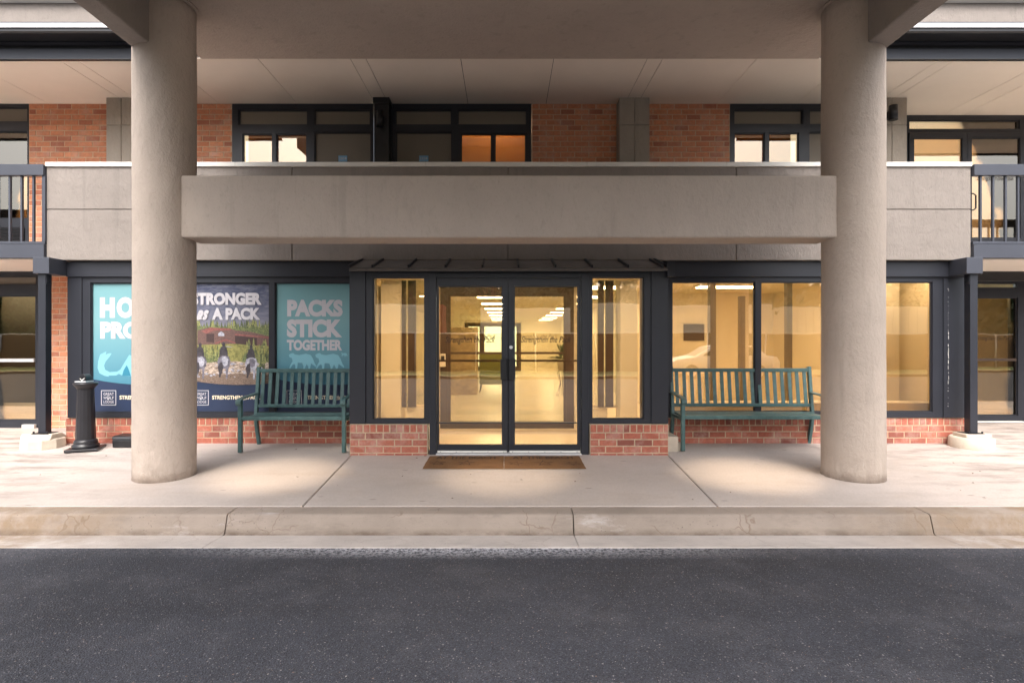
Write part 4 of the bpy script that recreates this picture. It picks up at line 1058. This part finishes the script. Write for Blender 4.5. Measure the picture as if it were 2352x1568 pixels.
# stone wall / desk
st = thing('stone_desk', 'ledger stone reception wall inside the lobby left of the doors', 'reception desk', (-1.1, 14.4, zf))
B(-1.5, -.74, 14.42, 15.2, zf, .36).build('core', 'stone', st)
m = MB(); rng = random.Random(4); z = zf
while z < .34:
    h = rng.uniform(.035, .07); x = -1.5
    while x < -.76:
        w_ = rng.uniform(.1, .4); b = min(x + w_, -.74); m.box(x + .002, b - .002, 14.36 + rng.uniform(0, .04), 14.43, z + .002, min(z + h, .36) - .002); x = b
    z += h
m.build('ledger_stones', 'stone', st, kind='stuff')
# green chair
ch = thing('lounge_chair', 'olive green upholstered lounge chair beside the stone desk', 'chair', (-.35, 15, zf))
MB().box(-.71, -.03, 15.0, 15.12, zf + .22, zf + 1.06).build('backrest', 'chair', ch, .05, seg=3)
MB().box(-.68, -.06, 15.13, 15.65, zf + .25, zf + .48).build('seat', 'chair', ch, .05, seg=3)
for sx in (-.66, -.08):
    for sy in (15.06, 15.6): MB().tube([(sx, sy, zf + .24), (sx + (.04 if sx > -.3 else -.04), sy - .02, zf)], [.018, .01], 8).build('leg', 'innerframe', ch)
# plants on stands
def plant(label, x, y, hs_, sd_):
    t = thing('potted_plant', label, 'plant', (x, y, zf)); rng = random.Random(sd_)
    sv = MB()
    for k in range(8):
        a = k * math.pi / 4; sv.tube([(x + .16*math.cos(a), y + .16*math.sin(a), zf), (x + .06*math.cos(a), y + .06*math.sin(a), zf + hs_*.5), (x + .14*math.cos(a), y + .14*math.sin(a), zf + hs_)], .006, 5)
    sv.build('wire_stand', 'innerframe', t)
    MB().lathe([(.10, zf + hs_), (.15, zf + hs_ + .26), (.14, zf + hs_ + .26)], x, y, 20).build('pot', 'conc_block', t)
    lv = MB()
    for k in range(70):
        a = rng.uniform(0, 6.3); e = rng.uniform(-.2, 1.4); l = rng.uniform(.15, .42); c = Vector((x, y, zf + hs_ + .26)); d = Vector((math.cos(a)*math.cos(e), math.sin(a)*math.cos(e), math.sin(e)))
        p = c + d * l; s_ = Vector((-math.sin(a), math.cos(a), 0)) * .035; q = d * .11
        lv.add([p - q, p + s_, p + q + Vector((0, 0, -.03)), p - s_], [(0, 1, 2, 3)])
    lv.build('leaves', 'plant', t, kind='stuff', fix=False)
plant('taller potted plant on a wire stand inside the lobby', 1.42, 14.2, .62, 1)
plant('lower potted plant on a wire stand behind the taller one in the lobby', 1.75, 14.5, .42, 2)
# glazed exit doors and panels at the far end of the lobby
fd = thing('far_exit_doors', 'dark framed glazed exit doors at the far end of the lobby', 'door', (0, 26, zf))
window('far', None, None, -1.9, .7, zf, .86, 26, [(-1.75, -1.2, zf + .2, .7, 'clear'), (-1.0, -.2, zf + .2, .7, 'clear'), (-.05, .5, zf + .2, .7, 'clear')], depth=.1, mat='innerframe', parent=fd)
B(-1.9, .7, 26.3, 26.32, zf, .86).build('bright_outside', emit('daylight through far door', (.92, 1, .85, 1), 1.6), fd)
B(-3.19, -3.17, 12.8, 13.3, -.4, .1).build('lobby_picture', 'innerframe'); o = bpy.data.objects['lobby_picture']; tag(o, 'small dark picture on the left lobby wall', 'picture')
for i, (a, b, c, d) in enumerate(((1571, 1618, 744, 782), (1816, 1890, 722, 790))):
    o = B(px(a, 12.86), px(b, 12.86), 12.86, 12.895, pz(d, 12.86), pz(c, 12.86)).build('wall_screen', 'innerframe')
    tag(o, ['small dark frame on the office wall in the left pane behind the long bench', 'larger dark screen on the office wall behind the right end of the long bench'][i], 'picture')
for x in (px(1585, 9.6) , px(1690, 9.6), px(1815, 9.6)):
    pass
o = B(px(1630, 9.3), px(1645, 9.3), 9.3, 9.4, zf, 1.09).build('partition_post', 'cream'); tag(o, 'brownish partition post inside the first pane behind the long bench', 'post'); o.data.materials[0] = M['spandrel']
o = B(px(1808, 9.3), px(1820, 9.3), 9.3, 9.4, zf, 1.09).build('partition_post', 'spandrel'); tag(o, 'brown partition post inside the second pane behind the long bench', 'post')
o = B(px(1700, 10.0), px(1712, 10.0), 10.0, 10.1, zf, .8).build('partition_post', 'spandrel'); tag(o, 'thin brown door post deep inside the first pane behind the long bench', 'post')
cr = thing('card_reader', 'white wall intercom box on the inner frame left of the doors', 'intercom', (px(1022, 8.8), 8.8, pz(842, 8.8)))
B(px(1011, 8.8), px(1023, 8.8), 8.79, 8.84, pz(842, 8.8), pz(812, 8.8)).build('body', 'white', cr, .006)
B(px(1013, 8.8), px(1021, 8.8), 8.785, 8.789, pz(830, 8.8), pz(817, 8.8)).build('screen', 'black', cr)

# ------------------------------------------------------------------ benches
def make_bench(label, width, nsl):
    # local space: x from 0 to width, front legs at y = 0, backrest at y = .49, floor at z = 0
    t = bpy.data.objects.new('bench', None); C.objects.link(t); WL[t.name] = Vector((0, 0, 0)); tag(t, label, 'bench')
    w = width; g = .004
    for x, nm in ((.025, 0), (w - .025, 1)):
        MB().box(x - .024, x + .024, -.02, .03, 0, .655).build('front_leg', 'teal', t, .005)
        pts = [(.555, 0), (.515, .12), (.475, .26), (.455, .40), (.50, .70), (.545, 1.055)]
        bl = MB(); prof = [(y - .026, z) for y, z in pts] + [(y + .026, z) for y, z in reversed(pts)]
        bl.prism(prof, x - .021, x + .021).build('back_leg', 'teal', t, .004)
        # arm: flat bar with a rolled front
        arm = [(.50, .705), (.40, .70), (.10, .682), (.0, .672), (-.035, .664), (-.055, .645), (-.058, .62), (-.04, .600), (-.02, .598)]
        up = [(y, z) for y, z in arm]; th = .016
        ring = []
        for i, (y, z) in enumerate(up):
            a = up[max(i-1, 0)]; b = up[min(i+1, len(up)-1)]; ty, tz = b[0]-a[0], b[1]-a[1]; l = math.hypot(ty, tz); ny, nz = -tz/l, ty/l
            ring.append(((y + ny*th/2*-1, z + nz*th/2*-1), (y + ny*th/2, z + nz*th/2)))
        prof = [r[0] for r in ring] + [r[1] for r in reversed(ring)]
        MB().prism(prof, x - .034, x + .034).build('armrest', 'teal', t, .003)
        MB().box(x - .018, x + .018, .031, .44, .385, .425).build('side_rail', 'teal', t, .003)
    def back_y(z): return .455 + (z - .40) * (.545 - .455) / .655
    MB().box(.05, w - .05, -.018, .022, .405, .455).build('front_rail', 'teal', t, .005)
    for k in range(6):
        y = .035 + k * .073
        MB().box(.05, w - .05, y, y + .058, .432 - .012 * math.sin(k / 5 * math.pi), .450 - .012 * math.sin(k / 5 * math.pi)).build('seat_slat', 'teal', t, .003)
    zt, zl = 1.005, .535
    MB().bar((.046, back_y(zt), zt), (w - .046, back_y(zt), zt), .045, .048).build('top_rail', 'teal', t, .004)
    MB().bar((.046, back_y(zl), zl), (w - .046, back_y(zl), zl), .04, .042).build('lower_rail', 'teal', t, .004)
    sp = (w - .09) / nsl
    for k in range(nsl):
        x = .045 + sp * (k + .5)
        MB().bar((x, back_y(zl + .02), zl + .02), (x, back_y(zt - .022), zt - .022), .046, .012, up=(0, 1, 0)).build('back_slat', 'teal', t)
    return t
b1 = make_bench('short teal green slatted metal bench in front of the teal posters', 1.36, 13)
b1.location = (px(547, 7.14), 7.14, zp(7.3) + EYE + .004)
b2 = make_bench('long teal green slatted metal bench in front of the right window bay', 1.93, 18)
b2.location = (px(1563, 7.24) - .0, 7.22, zp(7.4) + EYE + .004); b2.rotation_euler.z = R(-.6)
o = B(1.99, 2.2, 7.22, 7.60, -1.42, -1.21).build('concrete_block', 'conc_block', None, .01); tag(o, 'stained concrete block on the pavement beside the brick plinth under the long bench', 'concrete block')
o = B(2.2, 2.26, 7.26, 7.66, -1.42, -1.30).build('concrete_step', 'conc_block', None, .01); tag(o, 'small lower concrete lump next to the concrete block by the long bench', 'concrete block')

# ------------------------------------------------------------------ cigarette receptacle, bait box, mats
ux, uy = px(197, 7.33), 7.33; g = zp(7.33)
ur = thing('ash_urn', 'black fluted pedestal ash urn standing left of the left column', 'ash urn', (ux, uy, g))
m = MB(); s_ = .18; rot = R(20)
pts = [(ux + s_*1.0*(a*math.cos(rot) - b*math.sin(rot)), uy + s_*(a*math.sin(rot) + b*math.cos(rot))) for a, b in ((-1,-1),(1,-1),(1,1),(-1,1))]
m.add([(x, y, g + z) for z in (.002, .036) for x, y in pts], [(0,3,2,1),(4,5,6,7),(0,1,5,4),(1,2,6,5),(2,3,7,6),(3,0,4,7)])
m.build('plinth', 'ironblack', ur, .006)
MB().lathe([(.150, g + .037), (.152, g + .05), (.148, g + .075), (.130, g + .085), (.134, g + .10), (.128, g + .125), (.113, g + .145)], ux, uy, 32).build('foot_moulding', 'ironblack', ur)
MB().lathe([(.112, g + .145), (.106, g + .35), (.099, g + .60), (.093, g + .765), (.094, g + .79)], ux, uy, 16, False).build('shaft', 'ironblack', ur)
MB().lathe([(.096, g + .79), (.108, g + .815), (.132, g + .842), (.138, g + .852), (.137, g + .866), (.125, g + .874), (.04, g + .876)], ux, uy, 32).build('cap', 'ironblack', ur)
B(ux - .085, ux + .06, uy - .08, uy + .06, g + .877, g + .893).build('steel_plate', 'silver', ur, .003)
m = MB(); n = 20
pr = [(ux - .045, g + .894)] + [(ux + .0 - .045 * math.cos(math.pi*k/n), g + .935 + .047*math.sin(math.pi*k/n)) for k in range(n+1)] + [(ux + .045, g + .894)]
m.poly(pr, uy - .06, .11); m.build('hood', 'ironblack', ur, .004)
MB().tube([(ux, uy - .062, g + .945), (ux, uy - .05, g + .945)], .016, 14).build('opening', 'black', ur)
MB().poly([(ux - .032, g + .925), (ux - .022, g + .93), (ux - .004, g + .908), (ux + .028, g + .935), (ux + .034, g + .93), (ux - .004, g + .895)], uy - .0635).build('check_mark', 'cap', ur, fix=False)

bb = thing('bait_box', 'low black plastic bait box against the brick base beside the left column', 'bait box', (px(300, 7.5), 7.5, zp(7.5)))
g2 = zp(7.5) + .002; x0, x1 = px(265, 7.5), px(330, 7.5)
MB().prism([(7.44, g2), (7.43, g2 + .105), (7.66, g2 + .105), (7.65, g2)], x0, x1).build('body', 'black', bb, .012)
MB().prism([(7.425, g2 + .107), (7.45, g2 + .15), (7.64, g2 + .16), (7.665, g2 + .107)], x0 - .006, x1 + .006).build('lid', 'black', bb, .012)

def doormat(label, x0, x1, txt, fade, stars):
    t = thing('doormat', label, 'doormat', ((x0+x1)/2, 6.6, zp(6.6)))
    y0, y1 = 6.35, 6.975
    rng = random.Random(int(x0*10) + 3); n = 24; m = MB(); vs = []; 
    nx_, ny_ = 30, 12
    for j in range(ny_ + 1):
        for i in range(nx_ + 1):
            u, v = i/nx_, j/ny_; e = min(u, 1-u, v, 1-v)
            x = x0 + (x1-x0)*u + (rng.uniform(-.002, .002)); yy = y0 + (y1-y0)*v + (rng.uniform(-.002, .002))
            vs.append((x, yy, zp(yy) + (.004 if e == 0 else .016) + .0015*math.sin(u*9 + v*5)))
    fs = [(j*(nx_+1)+i, j*(nx_+1)+i+1, (j+1)*(nx_+1)+i+1, (j+1)*(nx_+1)+i) for j in range(ny_) for i in range(nx_)]
    m.add(vs, fs, True); m.build('pile', 'coir', t, fix=False)
    lettering(txt, x0 + .10, x1 - .10, 6.76, 6.90, .0195, 'mat_ink', t, .022, 0, ground=True)
    for (fx, fy, sz, a0) in stars:
        cx_ = x0 + (x1-x0)*fx; cy_ = fy; ring = []
        for q in range(10):
            r_ = sz * (1 if q % 2 == 0 else .36); a = a0 + q*math.pi/5; ring.append((r_*math.cos(a), r_*math.sin(a)))
        m = MB(); n = 10; w2 = .74
        vs = [(cx_ + a, cy_ + b, zp(cy_ + b) + .0195) for a, b in ring] + [(cx_ + a*w2, cy_ + b*w2, zp(cy_ + b*w2) + .0195) for a, b in ring]
        m.add(vs, [(q, (q+1) % n, (q+1) % n + n, q + n) for q in range(n)]); m.build('starfish_print', 'mat_ink', t, fix=False)
doormat('left brown coir doormat reading AT THE BEACH', px(970, 6.35), px(1157, 6.35) - .001, 'AT THE BEACH', 0, ((.16, 6.56, .11, .5), (.52, 6.57, .12, .2)))
doormat('right brown coir doormat reading AT THE BEACH with faded print', px(1158, 6.35), px(1347, 6.35), 'AT THE BEACH', 1, ((.14, 6.54, .10, .1), (.5, 6.56, .13, .4), (.86, 6.55, .10, .9)))

# ------------------------------------------------------------------ the far side of the driveway (seen in the glass)
gs = struct('grass_verge', B(-60, 60, -60, -10.2, -1.66, -1.5), 'grass')
struct('far_kerb', B(-60, 60, -10.2, -10.0, -1.66, -1.48), 'kerb')
fn = thing('boundary_fence', 'brown slatted chain link fence across the driveway', 'fence', (0, -14, -1.5))
B(-50, 50, -14.03, -14.0, -1.48, .40).build('mesh_panel', 'fence', fn)
MB().tube([(-50, -13.98, .43), (50, -13.98, .43)], .025, 8).build('top_rail', 'silver', fn)
for k in range(34): MB().tube([(-49.5 + 3*k, -13.97, -1.5), (-49.5 + 3*k, -13.97, .46)], .035, 8).build('fence_post', 'silver', fn)
def trailer(label, x, y, L, red=False):
    t = thing('truck_trailer', label, 'trailer', (x, y, -1.5))
    B(x - L/2, x + L/2, y - 2.5, y, -.3, 2.6).build('box_body', 'whitepaint', t, .03)
    for k in range(int(L / .6)): B(x - L/2 + .3 + .6*k, x - L/2 + .34 + .6*k, y, y + .03, -.25, 2.5).build('rib', 'cap', t)
    if red: B(x + L/2 - .8, x + L/2 + .02, y - 2.55, y + .04, -.3, 2.62).build('red_panel', 'redpaint', t)
    B(x - L/2 + .4, x + L/2 - .4, y - 1.6, y - .9, -.55, -.31).build('underframe', 'black', t)
    for wx in (x - L/2 + 1.2, x - L/2 + 2.4, x + L/2 - 2):
        for wy in (y - .35, y - 2.4): MB().tube([(wx, wy, -1.0), (wx, wy + .3, -1.0)], .5, 20).build('wheel', 'tyre', t)
trailer('white ribbed truck trailer with a red end beyond the fence', -10.5, -26, 12, True)
trailer('white box truck trailer in the middle beyond the fence', 1.5, -30, 7)
trailer('long white truck trailer on the right beyond the fence', 12.5, -25, 13)
trailer('white truck trailer at the far right beyond the fence', 27, -27, 12)
def car(label, x, y, paint, rotz):
    t = bpy.data.objects.new('parked_car', None); C.objects.link(t); WL[t.name] = Vector((0, 0, 0)); tag(t, label, 'car')
    prof = [(-2.2, .35), (-2.22, .75), (-2.1, .98), (-1.75, 1.02), (-1.35, 1.42), (-.2, 1.48), (.45, 1.4), (1.15, .98), (2.0, .86), (2.2, .68), (2.22, .35), (1.75, .28), (-1.75, .28)]
    n = len(prof); m = MB(); secs = ((-.88, .93), (-.80, 1.), (.80, 1.), (.88, .93)); vs = []
    for sx, k in secs:
        for (a, b) in prof:
            xx = sx * (1 if b < 1.0 else (1 - .28 * (b - 1.0) / .48)); vs.append((xx, a, b if abs(sx) < .85 else .62 + (b - .62)*k))
    fs = [tuple(range(n)), tuple(range(4*n-1, 3*n-1, -1))] + [(s*n+i, (s+1)*n+i, (s+1)*n+(i+1) % n, s*n+(i+1) % n) for s in range(3) for i in range(n)]
    m.add(vs, fs, True).build('body', paint, t, 0)
    for sgn in (-1, 1):
        MB().add([(sgn*.875, -1.3, 1.02), (sgn*.875, .9, 1.02), (sgn*.77, .38, 1.36), (sgn*.77, -1.15, 1.38)], [(0, 1, 2, 3)]).build('side_window', 'black', t, fix=False)
        for wy in (-1.35, 1.38):
            w_ = MB().tube([(sgn*.70, wy, .33), (sgn*.90, wy, .33)], .33, 22).build('wheel', 'tyre', t); MB().tube([(sgn*.90, wy, .33), (sgn*.91, wy, .33)], .2, 12).build('rim', 'silver', w_)
        B(sgn*.5, sgn*.8, -2.235, -2.2, .7, .86).build('tail_lamp', 'redpaint', t); B(sgn*.5, sgn*.8, 2.19, 2.225, .62, .76).build('headlight', 'cap', t)
    MB().add([(-.68, -1.76, 1.04), (.68, -1.76, 1.04), (.6, -1.37, 1.40), (-.6, -1.37, 1.40)], [(0, 1, 2, 3)]).build('rear_window', 'black', t, fix=False)
    MB().add([(-.7, 1.17, 1.0), (.7, 1.17, 1.0), (.6, .48, 1.4), (-.6, .48, 1.4)], [(0, 1, 2, 3)]).build('windscreen', 'black', t, fix=False)
    t.location = (x, y, EYE - 1.6); t.rotation_euler.z = rotz
car('black hatchback parked across the driveway on the left', -6.2, -6.0, 'blackpaint', R(180))
car('white saloon car parked across the driveway on the right', 9.0, -8.6, 'whitepaint', R(90))
def tree(i, x, y, h, r, lab):
    t = thing('tree', None, 'tree', (x, y, -1.5)); rng = random.Random(i)
    t['label'] = lab; t['group'] = 'trees beyond the driveway'
    tp = (x + rng.uniform(-.5, .5), y, -1.5 + h * .62)
    m = MB().tube([(x, y, -1.6), (x + .1, y, h*.2), tp], [.28, .2, .08], 8)
    for k in range(6):
        a = k * 1.05 + rng.random(); m.tube([(x, y, h*.15 + k*.25), (x + r*.6*math.cos(a), y + r*.6*math.sin(a), h*.45 + k*.3)], [.1, .03], 6)
    m.build('trunk', 'bark', t)
    lv = MB()
    cl_ = [(rng.gauss(0, .45), rng.gauss(0, .45), rng.uniform(-.55, .9)) for _ in range(26)]
    for k in range(1500 if i < 20 else 4500):
        c = rng.choice(cl_); d = Vector((rng.gauss(0, 1), rng.gauss(0, 1), rng.gauss(0, 1))).normalized() * rng.uniform(.15, .42)
        p = Vector((x + (c[0] + d.x)*r, y + (c[1] + d.y)*r, -1.5 + h*.58 + (c[2] + d.z)*h*.38)); s_ = rng.uniform(.12, .26) if i < 20 else rng.uniform(.05, .11)
        u = Vector((rng.gauss(0, 1), rng.gauss(0, 1), rng.gauss(0, 1))).normalized(); v = u.orthogonal().normalized()
        lv.add([p - u*s_, p + v*s_*.6, p + u*s_, p - v*s_*.6], [(0, 1, 2, 3)])
    lv.build('crown', 'leaves', t, fix=False)
rng0 = random.Random(77)
hm = MB(); hp = [(-70, -60)] 
for i in range(41):
    hp.append((-70 + 3.5*i, 6.5 + rng0.uniform(-1.2, 1.2)))
m = MB()
for i in range(40):
    x0, x1 = hp[i+1][0], hp[i+2][0]
    m.add([(x0, -44, -1.6), (x1, -44, -1.6), (x1, -47, hp[i+2][1]), (x0, -47, hp[i+1][1])], [(0, 1, 2, 3)])
rg = random.Random(8)
for k in range(9000):
    p = Vector((rg.uniform(-70, 70), -44 - rg.uniform(-1.5, 2), 0)); p.z = rg.uniform(-1.4, 11.5 + 1.5*math.sin(p.x*.31) + math.sin(p.x*.9)); s_ = rg.uniform(.3, .7)
    u = Vector((rg.gauss(0, 1), rg.gauss(0, 1), rg.gauss(0, 1))).normalized(); v = u.orthogonal().normalized()
    m.add([p - u*s_, p + v*s_*.7, p + u*s_, p - v*s_*.7], [(0, 1, 2, 3)])
o = m.build('distant_woods', 'leaves', None, fix=False, kind='stuff'); o['label'] = 'dense woods far behind the trailers across the driveway'
for i in range(11): tree(i, -38 + 7.6*i + rng0.uniform(-1.5, 1.5), -37 + rng0.uniform(-3, 3), rng0.uniform(9, 13), rng0.uniform(3.6, 4.8), 'leafy boundary tree beyond the trailers, %s from the left' % ('first', 'second', 'third', 'fourth', 'fifth', 'sixth', 'seventh', 'eighth', 'ninth', 'tenth', 'eleventh')[i])
tree(21, -16, -11.5, 8, 3.2, 'smaller leafy tree on the verge left of the black hatchback')
